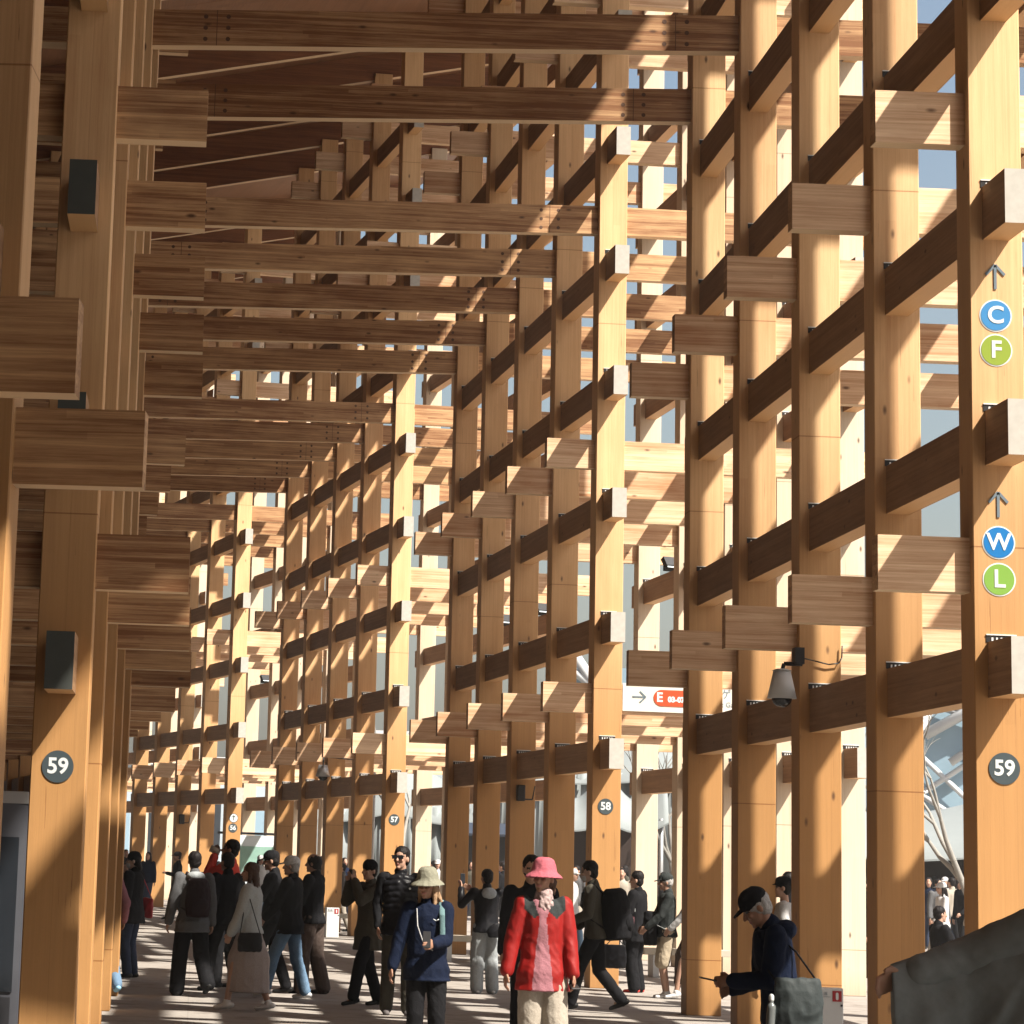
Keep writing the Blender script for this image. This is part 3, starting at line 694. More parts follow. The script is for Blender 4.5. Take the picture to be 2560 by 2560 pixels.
# nearest person: only shoulder, sleeve and neck in the corner
CAPE = fabric('grey_cotton_top', (.20, .225, .235), .9, .3, 30)
def ex(P_):
    S_, E_, W_ = P_['shR'], P_['eR'], P_['wR']
    bm = bmesh.new(); nu, nv = 56, 34; g = {}
    for side in (1, -1):
        for i in range(nu+1):
            t_ = i/nu*1.22-.10; q = S_+(E_-S_)*min(1, t_*2) if t_ < .5 else E_+(W_-E_)*(t_-.5)*2
            for j in range(nv+1):
                w_ = j/nv; r_ = .078-.018*max(0, t_); drop = (.60-.12*t_)*w_
                fan = math.atan2(.06+drop, .10+max(0, t_)*.55)
                fold = .020*math.sin(fan*17+.6)*min(1, w_*2.2)*(.35+max(0, t_))+.010*math.sin(fan*31+t_*3)*w_+.006*math.sin(t_*23+w_*5)
                ang = min(1, w_*5)*math.pi/2
                y_ = side*(r_*math.sin(ang)*(1-.35*w_)+(fold if side > 0 else -fold)*.9)
                g[side, i, j] = bm.verts.new((q[0]-.03*w_*t_, q[1]+y_, q[2]+r_*math.cos(ang)-drop))
    for side in (1, -1):
        for i in range(nu):
            for j in range(nv): f = bm.faces.new([g[side, i, j], g[side, i+1, j], g[side, i+1, j+1], g[side, i, j+1]]); f.smooth = True
    for i in range(nu): bm.faces.new([g[1, i, nv], g[1, i+1, nv], g[-1, i+1, nv], g[-1, i, nv]])
    for j in range(nv):
        for i in (0, nu): bm.faces.new([g[1, i, j], g[1, i, j+1], g[-1, i, j+1], g[-1, i, j]])
    bmesh.ops.remove_doubles(bm, verts=bm.verts, dist=.0005)
    P_['fin']('sleeve', mesh(bm), CAPE)
P_ = person('nearest person, lower right corner, loose grey top, arm stretched out', 3.38, 12.1, 174, 1.87, 'm', lh=(-.5, .1, .9), rh=(.66, .05, 1.25), topmat=CAPE, legmat=K_, hair='black', vox=.010, hem=.70, loose=1.5, skin='light', sleeve=.9, legs='wide', extras=ex)
P_ = person('dark haired man walking right behind the woman in the pink hat', 3.16, 30.2, 178, 1.76, 'm', topmat=K_, legmat=K_, hair='black', hairup=.01, vox=.013, lf=(-.1, .1, .08), rf=(.1, -.14, .1))
P_ = person('person with round black hair just right of the pink hat', 3.56, 33.2, 170, 1.60, 'f', topmat=K_, legmat=K_, hair='black', hairup=.02, vox=.013, lf=(-.1, .1, .08), rf=(.1, -.14, .1))
# boy photographing
P_ = person('person in black jacket with pale hood and grey jeans, photographing with raised arms', 3.92, 43.1, 12, 1.60, 'm', lh=(-.30, .30, 1.46), rh=(-.12, .34, 1.44), topmat=PUF, legmat=LG, legs='wide', hair='black', hairup=.0, vox=.011, shoemat=WSH, lf=(-.12, .02, .08), rf=(.11, .0, .08), hyaw=12,
            extras=lambda P_: (lambda b_: (b_.ell(P_['T']((0, -.11, .49)), .115, .06, .085, P_['Lm']), P_['fin']('hood', b_.fused(.011, 3, .006, 14, 1), LG)))(Blob()))
e = phone(P_, 'L', 'phone raised by the person with the pale hood', off=(.03, .02, .06), tilt=0)
bag(P_, 'black shoulder bag at the hip of the person with the pale hood', (.10, -.17, .90), PUF, w=.06, h=.10, d=.12)
P_ = person('man in a white face mask with a big black backpack, walking left', 4.81, 38.5, 78, 1.74, 'm', lean=6, hpitch=4, topmat=OL, legmat=K_, hair='black', hairup=.012, vox=.011, lf=(-.10, .30, .08), rf=(.10, -.30, .17), lh=(-.12, .30, 1.05), rh=(.20, .22, 1.0), skin='pale',
            extras=lambda P_: (lambda b_: (b_.ell(P_['hd']((0, .058, -.052)), .058, .048, .052, P_['Hm']), P_['fin']('face_mask', b_.fused(.009, 2), WHT)))(Blob()))
backpack(P_, 'large black backpack worn by the man in the white mask', K_, w=.20, d=.14, h=.30, z=.20)
def ex(P_):
    T = P_['T']; bm = bmesh.new()
    for i in range(3): bx(bm, -.02, .02, -.002, .002, -.055, .055)
    for i, (a, z) in enumerate(((.03, .30), (0, .30), (-.03, .30))):
        rbox('print_bar', (.012, .012, .09), M['signwhite'], P_['root'], tuple(T((-.185, a, z))), bev=0)
    rbox('print_panel', (.012, .10, .12), PINK, P_['root'], tuple(T((-.190, .03, .12))), bev=0)
    bm.free()
P_ = person('youth in a black sweatshirt with white print and red shoes, standing by pillar 58', 6.22, 45.2, 62, 1.62, 'm', topmat=K_, legmat=K_, hair='black', hairup=.025, vox=.011, shoemat=RSH, hem=.74, loose=1.5, legs='wide', lh=(-.24, .20, .88), hyaw=8, extras=ex)
bag(P_, 'black tote bag hanging from the hand of the youth in red shoes', (-.26, .26, .52), PUF, w=.19, h=.17, d=.05, strap_to=[(-.25, .24, .84)], name='tote_bag')
P_ = person('man in a dark cap and khaki shorts with a backpack, facing left', 6.40, 43.6, 90, 1.62, 'm', hpitch=4, topmat=CHAR, legmat=KH, legs='shorts', hat='cap', hatmat=CHAR, hair='grey', hairup=-.015, vox=.011, shoemat=WSH, lh=(-.15, .30, 1.0), rh=(.15, .30, 1.0))
bag(P_, 'dark backpack carried on the chest of the man in khaki shorts', (0, .24, .98), K_, w=.10, h=.24, d=.16, name='chest_pack')
P_ = person('woman in a white shirt reading a leaflet, half hidden by the pillar', 6.72, 43.4, 85, 1.58, 'f', hpitch=14, topmat=WHT, legmat=BRN, legs='skirt', hair='brown', hairlen=.16, vox=.011, shoemat=WSH, lh=(-.08, .34, 1.0), rh=(.08, .34, 1.0), loose=1.4, top='shirt', lf=(-.1, .25, .08), rf=(.1, -.2, .12))
e = carried('leaflet', 'white leaflet read by the woman with the ponytail', 'leaflet', P_, (0, .47, 1.03)); rbox('page', (.20, .14, .004), M['signwhite'], e, rot=(R(25), 0, 0), bev=0)
# left group
P_ = person('masked person in a black coat with a red bag beside the dark pillars', -.80, 44.6, 65, 1.66, 'f', hyaw=20, topmat=K_, legmat=DDEN, hair='black', hairlen=.05, hat='beanie', vox=.011, hem=.76, loose=1.4, skin='pale', rh=(.30, .25, 1.45), shoemat=fabric('black_white_shoe', (.05, .05, .05)),
            extras=lambda P_: (lambda b_: (b_.ell(P_['hd']((0, .058, -.052)), .058, .048, .052, P_['Hm']), P_['fin']('face_mask', b_.fused(.011, 2), WHT)))(Blob()))
bag(P_, 'small red bag on the hip of the person in the black coat', (.28, -.08, .98), plain('red_leather', (.30, .01, .015), .4), w=.11, h=.14, d=.05, strap_to=[P_['T']((.2, -.02, .53))])
P_ = person('man in a grey wool jacket with a dark backpack, walking away on the left', .02, 39.4, 14, 1.70, 'm', topmat=GREY, legmat=K_, legs='wide', hair='black', vox=.010, hem=.78, loose=1.3, lf=(-.14, .12, .08), rf=(.16, -.26, .17), lh=(-.32, .02, .82),
            extras=lambda P_: (lambda b_: (b_.ell(P_['T']((0, -.09, .53)), .12, .085, .06, P_['Lm']), P_['fin']('hood', b_.fused(.010, 3, .006, 14, 1), LG)))(Blob()))
backpack(P_, 'black and maroon backpack on the man in the grey jacket', fabric('maroon_black', (.022, .013, .015), .7, .3, 40), w=.155, d=.10, h=.235, z=.27)
P_ = person('tall man in a red shirt drinking, above the heads of the left group', .48, 42.4, 78, 1.86, 'm', hpitch=-10, topmat=REDT, legmat=K_, hair='black', hairup=.01, vox=.011, lh=(-.03, .19, 1.55), skin='tan', lf=(-.1, .1, .08), rf=(.1, -.1, .08), loose=1.2)
e = carried('drink_cup', 'pale cup at the lips of the tall man in red', 'cup', P_, P_['hd']((0, .17, -.04))); bm = bmesh.new(); cyl(bm, (0, .07, .03), (0, -.04, -.02), .045, .035, n=20); link('cup_body', mesh(bm), M['stone'], e)
P_ = person('person all in black standing in front of the tall man in red', .44, 41.0, 40, 1.70, 'm', topmat=K_, legmat=K_, hair='black', vox=.011, loose=1.3, hem=.78, lf=(-.12, .2, .08), rf=(.12, -.2, .1), rh=(.30, -.04, .80))
P_ = person('woman in a long mauve dress and white denim jacket walking left', .66, 36.3, 76, 1.60, 'f', hyaw=6, legs='dress', legmat=MAUVE, topmat=WDEN, hair='brown', hairlen=.26, vox=.010, hem=.92, loose=1.6, lf=(-.08, .24, .08), rf=(.08, -.24, .11), shoemat=WSH, lh=(-.22, .20, .86), rh=(.24, .12, .88), skin='light')
bag(P_, 'black leather handbag on the arm of the woman in the mauve dress', (-.31, -.08, .82), PUF, w=.15, h=.11, d=.07, strap_to=[P_['T']((-.2, .0, .50))])
P_ = person('man in a white patterned cap, black jacket and pale blue jeans', 1.22, 39.7, 70, 1.68, 'm', topmat=K_, legmat=DENIM, hair='grey', hairup=-.01, hat='cap', hatmat=fabric('white_print', (.5, .5, .5), .8, .3, 30, .7), vox=.010, hem=.80, loose=1.4, lf=(-.14, .28, .08), rf=(.14, -.18, .08), lh=(-.10, .30, 1.0), shoemat=WSH)
P_ = person('man in a black baseball cap with a phone, left of the pale jeans', 1.02, 41.0, 84, 1.74, 'm', hpitch=8, topmat=K_, legmat=K_, hat='cap', hair='black', vox=.011, lh=(-.08, .36, 1.10), rh=(.08, .36, 1.10), lf=(-.1, .22, .08), rf=(.12, -.2, .1))
phone(P_, 'L', 'phone held by the man in the black baseball cap', tilt=60)
P_ = person('balding man in a black jacket and brown trousers, in the left group', 1.55, 41.3, 66, 1.72, 'm', topmat=K_, legmat=BRN, hair='black', hairup=-.022, vox=.010, hem=.88, loose=1.2, legs='wide', lh=(-.12, .30, 1.02), rh=(.14, .30, 1.0), lf=(-.1, .1, .08), rf=(.12, -.12, .08))
P_ = person('walker in pale blue trousers almost hidden by the dark left pillars', -1.03, 38.9, 20, 1.62, 'f', topmat=PINK, legmat=DENIM, hair='black', vox=.012, shoemat=plain('blue_shoe', (.22, .42, .55), .5), rf=(.14, -.20, .14), rh=(.30, .1, .95))
P_ = person('small distant person in a cap before an orange pillar on the left', -.39, 83.0, 100, 1.68, 'm', topmat=K_, legmat=K_, hat='cap', hair='black', vox=.018, lf=(-.1, .25, .08), rf=(.1, -.2, .1), lh=(-.1, .3, 1.2))
P_ = person('person in a cap and pink top behind the man bent over his phone', 6.45, 35.2, 78, 1.64, 'f', topmat=WHT, legmat=K_, top='shirt', hair='black', hat='cap', vox=.013, sleeve=.5, hem=.95, loose=1.5)
P_ = person('walker in a long black coat mostly hidden behind a right-hand pillar', 10.08, 48.3, 84, 1.66, 'f', topmat=K_, legs='skirt', legmat=K_, top='coat', hair='black', vox=.012, lf=(-.08, .25, .08), rf=(.08, -.3, .14))
P_ = person('man just in front of the pillar holding a tan jacket', 8.6, 46.6, 84, 1.70, 'm', topmat=K_, legmat=K_, hair='black', vox=.013)
# seated visitor in a suit
P_ = person('seated visitor in a black suit holding papers, in the right-hand gap', 10.85, 46.9, -75, 1.68, 'm', sit=True, topmat=K_, legmat=K_, hair='black', vox=.012, lf=(-.12, .42, .08), rf=(.12, .42, .08), lh=(-.10, .36, .78), rh=(.10, .36, .78), hem=.86)
e = carried('paper_sheets', 'white papers on the lap of the seated visitor in black', 'papers', P_, (0, .44, .82)); rbox('sheet', (.30, .21, .006), M['signwhite'], e, rot=(R(20), 0, 0), bev=0)
e = empty('bench', (10.8, 46.85, 0), R(-75), 'slatted pale bench under the seated visitor in the suit', 'bench')
rbox('seat', (1.8, .42, .06), M['stone'], e, (0, 0, .42));
for sx in (-1, 1): rbox('leg', (.06, .38, .39), M['black'], e, (sx*.75, 0, .195))

# ---- crowd further off
rc = random.Random(4)
crowd_m = [K_, DN, GREY, WHT, BEIGE, OL, BRN, LG]
cols_ = ['black', 'navy', 'grey', 'white', 'beige', 'olive', 'brown', 'pale grey']
legc = [(K_, 'black trousers'), (DDEN, 'dark jeans'), (BEIGE, 'beige trousers'), (DENIM, 'blue jeans')]
protos = {}
def dup_tree(o, parent=None):
    c = o.copy(); COL.objects.link(c)
    if parent: c.parent = parent
    for ch in [q for q in bpy.data.objects if q.parent == o]: dup_tree(ch, c)
    return c
crowd_spots = [(-2.08, 99.98, 200, 1.7, 'first from the left, beyond the dark columns'), (-1.27, 91.99, 160, 1.65, 'behind the person with the red bag'), (0.94, 100.0, 30, 1.7, 'left of the man drinking'), (1.7, 81.98, 200, 1.66, 'in front of the white display panel'), (1.95, 85.98, 20, 1.7, 'behind the heads in front of the white display panel'), (3.09, 79.94, 100, 1.62, 'between two orange pillars left of pillar 57'), (3.58, 89.93, 250, 1.7, 'farther back between the orange pillars left of pillar 57'), (4.11, 87.9, 200, 1.68, 'left of the raised hand of the person in olive'), (3.51, 75.92, 90, 1.55, 'low behind the small white box by pillar 57'), (6.48, 85.76, 170, 1.7, 'above the sage hat'), (7.04, 94.74, 40, 1.68, 'farther back above the sage hat'), (7.7, 89.67, 190, 1.7, 'behind the raised phone of the photographer'), (7.63, 79.64, 60, 1.7, 'between the photographer and the pink hat'), (8.74, 91.58, 220, 1.72, 'farther back left of the pink hat'), (8.48, 71.5, 150, 1.68, 'right of the red jacket behind the masked man'), (6.99, 59.59, 250, 1.62, 'close behind the red jacket sleeve'), (9.21, 69.39, 170, 1.66, 'right of pillar 58'), (10.86, 81.28, 100, 1.72, 'farther back right of pillar 58'), (10.81, 74.22, 80, 1.6, 'above the man in the dark cap'), (17.8, 77.99, 160, 1.68, 'left edge of the crowd in the right gap'), (16.21, 70.15, 200, 1.66, 'in the right gap below the leaning tree'), (19.08, 81.8, 150, 1.7, 'middle of the crowd in the right gap'), (17.41, 73.98, 40, 1.7, 'second from the middle of the crowd in the right gap'), (18.94, 79.78, 210, 1.65, 'near the trunk in the right gap'), (16.27, 68.08, 120, 1.72, 'right end of the crowd in the right gap'), (21.28, 92.58, 20, 1.72, 'back row of the crowd in the right gap, left'), (22.53, 95.37, 180, 1.74, 'back row of the crowd in the right gap, right'), (14.03, 60.39, 100, 1.6, 'behind the seated visitor'), (15.0, 62.22, 250, 1.64, 'beside pillar 59 at its left edge')]
for i, (cx, cy, yw, hh, where) in enumerate(crowd_spots):
    ci = i % 6; vi = (i*5) % 8
    if ci not in protos:
        Pq = person('x', 0, -40-ci*2, 0, 1.70, 'f' if ci % 2 else 'm', topmat=crowd_m[ci], legmat=legc[ci % 4][0], hair='black', hat='cap' if ci == 3 else None, hatmat=WHT, vox=.02, lf=(-.1, .18, .08), rf=(.1, -.2, .1),
                    lh=(-.2, .25, 1.0) if ci % 3 == 0 else None, hairlen=.15 if ci % 2 else 0)
        protos[ci] = Pq['root']; rt = Pq['root']
    else: rt = dup_tree(protos[ci])
    rt.location = (cx, cy, 0); rt.rotation_euler = (0, 0, R(yw)); rt.scale = (hh/1.75,)*3
    tag(rt, f'distant visitor, {cols_[ci]} top, {where}', 'person', 'distant visitors beyond the pillars')

# ================================================================ signs and fittings on the timber
def text_mesh(body, size, mat, parent, loc, rot, name='lettering', bold=.0, align='CENTER'):
    cu = bpy.data.curves.new('t', 'FONT'); cu.body = body; cu.size = size; cu.align_x = align; cu.align_y = 'CENTER'; cu.extrude = .001; cu.offset = bold; cu.resolution_u = 4
    o = bpy.data.objects.new('t', cu); COL.objects.link(o); dg = bpy.context.evaluated_depsgraph_get(); dg.update()
    me = bpy.data.meshes.new_from_object(o.evaluated_get(dg)); bpy.data.objects.remove(o)
    me.materials.clear(); me.materials.append(mat)
    return link(name, me, None, parent, loc, rot)
STAND = (R(90), 0, 0)
def disc(parent, r, mat, y0, y1, name):
    bm = bmesh.new(); cyl(bm, (0, y0, 0), (0, y1, 0), r, n=40); return link(name, mesh(bm), mat, parent)
def wsign(n, x, z, label, cat='sign', y=0, group=None):
    o, a = unit_frame(n); return empty('sign', U(n, x, y, z), a, label, cat, group)
def number(n, x, z, txt, label, r=.12, col='signdark', ring=None, size=None, wt='signwhite'):
    e = wsign(n, x, z, label)
    if ring: disc(e, r*1.09, M[ring], 0, -.004, 'rim')
    disc(e, r, M[col], 0, -.007, 'disc')
    text_mesh(txt, size or r*1.35, M[wt], e, (0, -.009, 0), STAND, bold=r*.035)
    return e
def arrow(parent, L_, w, mat, horiz=False, y=-.006, t=.022):
    bm = bmesh.new()
    def bar(p, q):
        p, q = Vector(p), Vector(q); d = (q-p).normalized(); nn = Vector((-d.z, 0, d.x))*t/2
        a = [p-nn, p+nn, q+nn, q-nn]; v = [bm.verts.new((c.x, y, c.z)) for c in a]+[bm.verts.new((c.x, y+.005, c.z)) for c in a]
        for f in ((0, 1, 2, 3), (7, 6, 5, 4), (0, 4, 5, 1), (1, 5, 6, 2), (2, 6, 7, 3), (3, 7, 4, 0)): bm.faces.new([v[i] for i in f])
    bar((0, 0, -L_/2), (0, 0, L_/2)); bar((0, 0, L_/2+.005), (-w, 0, L_/2-w)); bar((0, 0, L_/2+.005), (w, 0, L_/2-w))
    me = mesh(bm)
    return link('arrow_mark', me, mat, parent, rot=(0, R(90), 0) if horiz else None)
number(0, .22, 2.53, '59', 'slate disc numbered 59 in full sun on the right-hand pillar')
e = empty('sign', U(0, LX+.205, 0, 2.30), 0, 'slate disc numbered 59 in shade on the left-hand pillar', 'sign'); disc(e, .12, M['signdark'], 0, -.007, 'disc'); text_mesh('59', .162, M['signwhite'], e, (0, -.009, 0), STAND, bold=.004)
number(1, .20, 2.54, '58', 'slate disc numbered 58 on the pillar right of the red jacket', r=.112)
number(2, .20, 2.51, '57', 'slate disc numbered 57 on the pillar above the man in sunglasses', r=.115)
number(3, .20, 2.39, '56', 'slate disc numbered 56, lower one of two small discs on the far pillar', r=.125)
e = wsign(3, .21, 2.66, 'small white disc with a slate mark above the number 56 disc'); disc(e, .125, M['signdark'], 0, -.004, 'rim'); disc(e, .11, M['signwhite'], 0, -.007, 'disc'); arrow(e, .13, .04, M['signdark'], y=-.010)
number(0, .20, 6.03, 'C', 'round blue sign with white letter C high on pillar 59', r=.118, col='signblue', ring='signwhite', size=.19)
number(0, .20, 5.755, 'F', 'round lime sign with white letter F high on pillar 59', r=.118, col='signlime', ring='signwhite', size=.19)
number(0, .20, 4.25, 'W', 'round deep blue sign with white letter W on pillar 59', r=.118, col='signblue2', ring='signwhite', size=.18)
number(0, .20, 3.965, 'L', 'round green sign with white letter L on pillar 59', r=.118, col='signgreen', ring='signwhite', size=.19)
arrow(wsign(0, .20, 6.335, 'upper slate arrow pointing up, above the C sign', y=-.003), .19, .075, M['signgrey'])
arrow(wsign(0, .20, 4.54, 'lower slate arrow pointing up, above the W sign', y=-.003), .19, .075, M['signgrey'])
# the exit sign fixed on a cross beam
e = empty('exit_sign', U(1, 1.62, .085, 4.11), unit_frame(1)[1], 'pale beam sign with an arrow and orange pill reading E 03-07', 'sign')
rbox('panel', (2.35, .02, .40), plain('pale_sign_board', (.62, .60, .54), .6, var=.05), e, bev=.002)
ar = arrow(e, .19, .08, M['signgrey'], horiz=True, y=-.016, t=.022); ar.location = (-.935, 0, .01)
bm = bmesh.new(); cyl(bm, (-.60, 0, 0), (-.60, -.017, 0), .118, n=32); cyl(bm, (-.14, 0, 0), (-.14, -.017, 0), .118, n=32); bx(bm, -.60, -.14, -.0168, 0, -.118, .118); link('pill', mesh(bm), M['orange'], e, (0, 0, .005))
text_mesh('E', .185, M['signwhite'], e, (-.63, -.019, .01), STAND, bold=.006); text_mesh('03-07', .105, M['signwhite'], e, (-.385, -.019, -.015), STAND, bold=.006)
text_mesh('東ゲート', .15, M['signgrey'], e, (.13, -.013, .085), STAND, align='LEFT'); text_mesh('East Gate', .10, M['signgrey'], e, (.155, -.013, -.06), STAND, align='LEFT')
# camera dome
o1, a1 = unit_frame(0)
e = empty('security_camera', U(0, -.21, 6.98, 3.47), a1, 'grey dome security camera hanging left of a pillar by a bracket', 'camera')
bm = bmesh.new(); cyl(bm, (0, 0, -.10), (0, 0, .17), .145, .085, n=24); cyl(bm, (0, 0, .17), (0, 0, .19), .10, .05, n=24); link('housing', mesh(bm), M['white'], e)
b_ = Blob(); b_.ell((0, 0, -.10), .10, .10, .09); link('lens_dome', b_.fused(.01, 2), M['glass'], e)
bm = bmesh.new(); cyl(bm, (0, 0, .17), (.02, 0, .24), .02, n=8); cyl(bm, (.02, 0, .24), (.20, 0, .24), .02, n=8); bx(bm, .12, .21, -.08, .10, .24, .40); link('bracket', mesh(bm), M['slot'], e)
bm = bmesh.new(); pts = [(.20, -.02, .30), (.36, .19, .29), (.50, .19, .26), (.60, .19, .275), (.63, .19, .33), (.635, .19, .45)]
for a, b2 in zip(pts[:-1], pts[1:]): cyl(bm, a, b2, .007, n=6)
link('cable', mesh(bm), M['black'], e)
e = empty('security_camera', U(2, -.12, 7.1, 3.62), unit_frame(2)[1], 'small far dome camera on the lattice of bay 57', 'camera')
bm = bmesh.new(); cyl(bm, (0, 0, -.10), (0, 0, .17), .17, .10, n=20); link('housing', mesh(bm), M['steel'], e)
b_ = Blob(); b_.ell((0, 0, -.10), .115, .115, .10); link('lens_dome', b_.fused(.012, 2), M['glass'], e)
bm = bmesh.new(); cyl(bm, (0, 0, .17), (0, 0, .36), .02, n=8); cyl(bm, (0, 0, .36), (.9, 0, .30), .012, n=8); link('bracket', mesh(bm), M['slot'], e)
def spk(n, x, y, z, label, sc=1):
    e = empty('loudspeaker', U(n, x, y, z), unit_frame(n)[1], label, 'speaker')
    rbox('cabinet', (.13*sc, .16, .26*sc), M['black'], e, bev=.01); rbox('grille', (.11*sc, .01, .23*sc), M['slot'], e, (0, -.082, 0), bev=0)
    bm = bmesh.new(); cyl(bm, (.06*sc, 0, -.10), (.20*sc, .02, -.10), .012, n=8); cyl(bm, (.20*sc, .02, -.10), (.24*sc, .02, .12), .010, n=8); link('bracket', mesh(bm), M['slot'], e)
spk(1, .16, 7.1, 2.84, 'small black loudspeaker on a shaded pillar between 57 and 58')
spk(3, .15, 7.1, 2.65, 'tiny black loudspeaker on a far pillar left of disc 56', 1.1)
for n, y, z, lb in ((1, 12.0, 7.06, 'floodlight on a beam above and right of the exit pill'), (2, 1.6, 7.06, 'floodlight between pillar 58 and its neighbour, right one of two'), (2, 5.2, 7.06, 'floodlight on the lattice of bay 57, left one of two'), (3, 12.3, 7.06, 'floodlight on the far lattice left of bay 57')):
    e = empty('floodlight', U(n, 3.72, y, z), unit_frame(n)[1]+R(25), lb, 'floodlight')
    rbox('lamp_body', (.34, .10, .20), M['black'], e, (0, 0, .16), (R(-35), 0, R(0))); rbox('lamp_glass', (.29, .01, .16), plain('floodlight_glass', (.55, .65, .72), .2, var=.02), e, (0, -.047, .128), (R(-35), 0, 0), bev=0)
    rbox('bracket', (.30, .03, .10), M['slot'], e, (0, .03, .05), bev=0)
# fire-extinguisher stands
def ext(n, x, y, label, w=.28, h=.63):
    e = empty('extinguisher_cabinet', U(n, x, y), unit_frame(n)[1], label, 'cabinet')
    rbox('cabinet_body', (w, .22, h), M['white'], e, (0, 0, h/2), bev=.008)
    rbox('red_panel', (.088, .006, .10), M['red'], e, (w/2-.062, -.112, h-.075), bev=0)
    bm = bmesh.new(); cyl(bm, (0, 0, -.022), (0, -.004, -.022), .013, n=12); cyl(bm, (0, 0, .022), (0, -.004, .022), .013, n=12); bx(bm, -.013, .013, -.0038, 0, -.022, .022); link('bottle_mark', mesh(bm), M['signwhite'], e, (w/2-.062, -.1152, h-.075))
    text_mesh('消火器', .034, M['signgrey'], e, (-w/2+.025, -.112, h-.055), STAND, align='LEFT')
    rbox('rule_line', (.13, .003, .004), M['signgrey'], e, (-w/2+.09, -.112, h-.083), bev=0); rbox('latch', (.02, .006, .018), M['slot'], e, (w/2-.018, -.113, h-.16), bev=0)
ext(0, .22, 6.95, 'white extinguisher cabinet with a red bottle mark by the third pillar from the right')
ext(2, 3.0+.1-3.9+.12, 2.2, 'small white extinguisher cabinet by a far pillar left of 57')
# benches
def bench(x, y, rz, label, L_=1.8):
    e = empty('bench', (x, y, 0), R(rz), label, 'bench'); rbox('seat', (L_, .45, .10), M['stone'], e, (0, 0, .40))
    for sx in (-1, 1): rbox('leg', (.10, .36, .35), M['steel'], e, (sx*(L_/2-.2), 0, .175))
bench(5.1, 56.2, 12, 'pale slab bench behind the photographer, left of the pink hat'); bench(7.9, 51.9, 5, 'pale slab bench behind the black tote bag', 1.4)
bench(3.3, 73.5, 12, 'far pale bench beside the small extinguisher cabinet', 1.6)
# utility cabinet at the lower left between the shaded columns
e = empty('utility_cabinet', U(0, LX-.98, 3.0), unit_frame(0)[1], 'tall grey cabinet with a dark glass door at the left edge', 'cabinet')
rbox('cabinet_frame', (1.7, .7, 2.05), plain('cabinet_grey', (.075, .078, .092), .5), e, (0, 0, 1.025)); rbox('glass_door', (.36, .02, 1.25), M['glass'], e, (.60, -.355, 1.15), bev=0); rbox('lower_panel', (.34, .02, .36), plain('panel_grey', (.035, .036, .042), .5), e, (.60, -.355, .30), bev=0)
rbox('top_rail', (1.72, .72, .10), M['steel'], e, (0, 0, 2.10))

# ================================================================ what lies outside the hall
def canopy(name, label, x, y, rz, w, d, z0, z1, sag=.5, curtain=False, dark=True):
    e = empty(name, (x, y, 0), R(rz), label, 'tent')
    bm = bmesh.new(); nx, ny = 24, 10; g = {}
    for side in (0, 1):
        for i in range(nx+1):
            for j_ in range(ny+1):
                u_, v_ = i/nx, j_/ny
                z = z0+(z1-z0)*math.sin(math.pi*v_)**.8*(.75+.25*math.cos(u_*math.pi*4))-sag*abs(math.sin(u_*math.pi*2))*(1-math.sin(math.pi*v_))-side*.05
                g[side, i, j_] = bm.verts.new(((u_-.5)*w, (v_-.5)*d, z))
    for side in (0, 1):
        for i in range(nx):
            for j_ in range(ny): f = bm.faces.new([g[side, i, j_], g[side, i+1, j_], g[side, i+1, j_+1], g[side, i, j_+1]]); f.smooth = True
    for i in range(nx):
        for j_ in (0, ny): bm.faces.new([g[0, i, j_], g[0, i+1, j_], g[1, i+1, j_], g[1, i, j_]])
    for j_ in range(ny):
        for i in (0, nx): bm.faces.new([g[0, i, j_], g[0, i, j_+1], g[1, i, j_+1], g[1, i, j_]])
    link('canopy_cloth', mesh(bm), M['cloth_white'], e)
    for sx in (-1, 1):
        for sy in (-1, 1):
            bm = bmesh.new(); cyl(bm, (sx*(w/2-.2), sy*(d/2-.2), 0), (sx*(w/2-.2), sy*(d/2-.2), z0+.1), .06, n=10); link('post', mesh(bm), M['steel'], e)
    if dark: rbox('back_wall', (w*.96, .2, z0-.05), M['tentdark'], e, (0, d/2-.6, z0/2), bev=0)
    if curtain:
        bm = bmesh.new(); n_ = 90; pr = None
        for i in range(n_+1):
            u_ = i/n_; yy = -d/2+.3+.14*math.sin(u_*n_*.7)+.08*math.sin(u_*n_*1.9)
            q = [bm.verts.new(((u_-.5)*w*.96, yy, 0)), bm.verts.new(((u_-.5)*w*.94, yy*.98, z0+.2)), bm.verts.new(((u_-.5)*w*.94, yy*.98+.03, z0+.2)), bm.verts.new(((u_-.5)*w*.96, yy+.03, 0))]
            if pr:
                for k_ in range(4): f = bm.faces.new((pr[k_], pr[(k_+1) % 4], q[(k_+1) % 4], q[k_])); f.smooth = True
            pr = q
        link('curtain', mesh(bm), M['cloth_white'], e)
    return e
canopy('tent', 'white fabric canopy over a dark stall in the gap left of pillar 59', 24.5, 92, -10, 18, 9, 2.7, 4.2, .55)
canopy('tent', 'white pleated curtain tent with a curved roof right of pillar 58', 16.0, 112, -8, 12, 8, 4.6, 6.4, .2, curtain=True, dark=False)
canopy('tent', 'white draped tent beyond pillar 57', 7.5, 122, -4, 9, 7, 3.4, 5.8, .4, curtain=True, dark=False)
canopy('tent', 'pale canopy with a dark front just right of the red jacket', 12.2, 96, -6, 3.6, 5, 3.0, 4.3, .3)
e = empty('kiosk', (9.6, 104, 0), R(-6), 'black kiosk block seen between two shaded pillars left of the red jacket', 'kiosk')
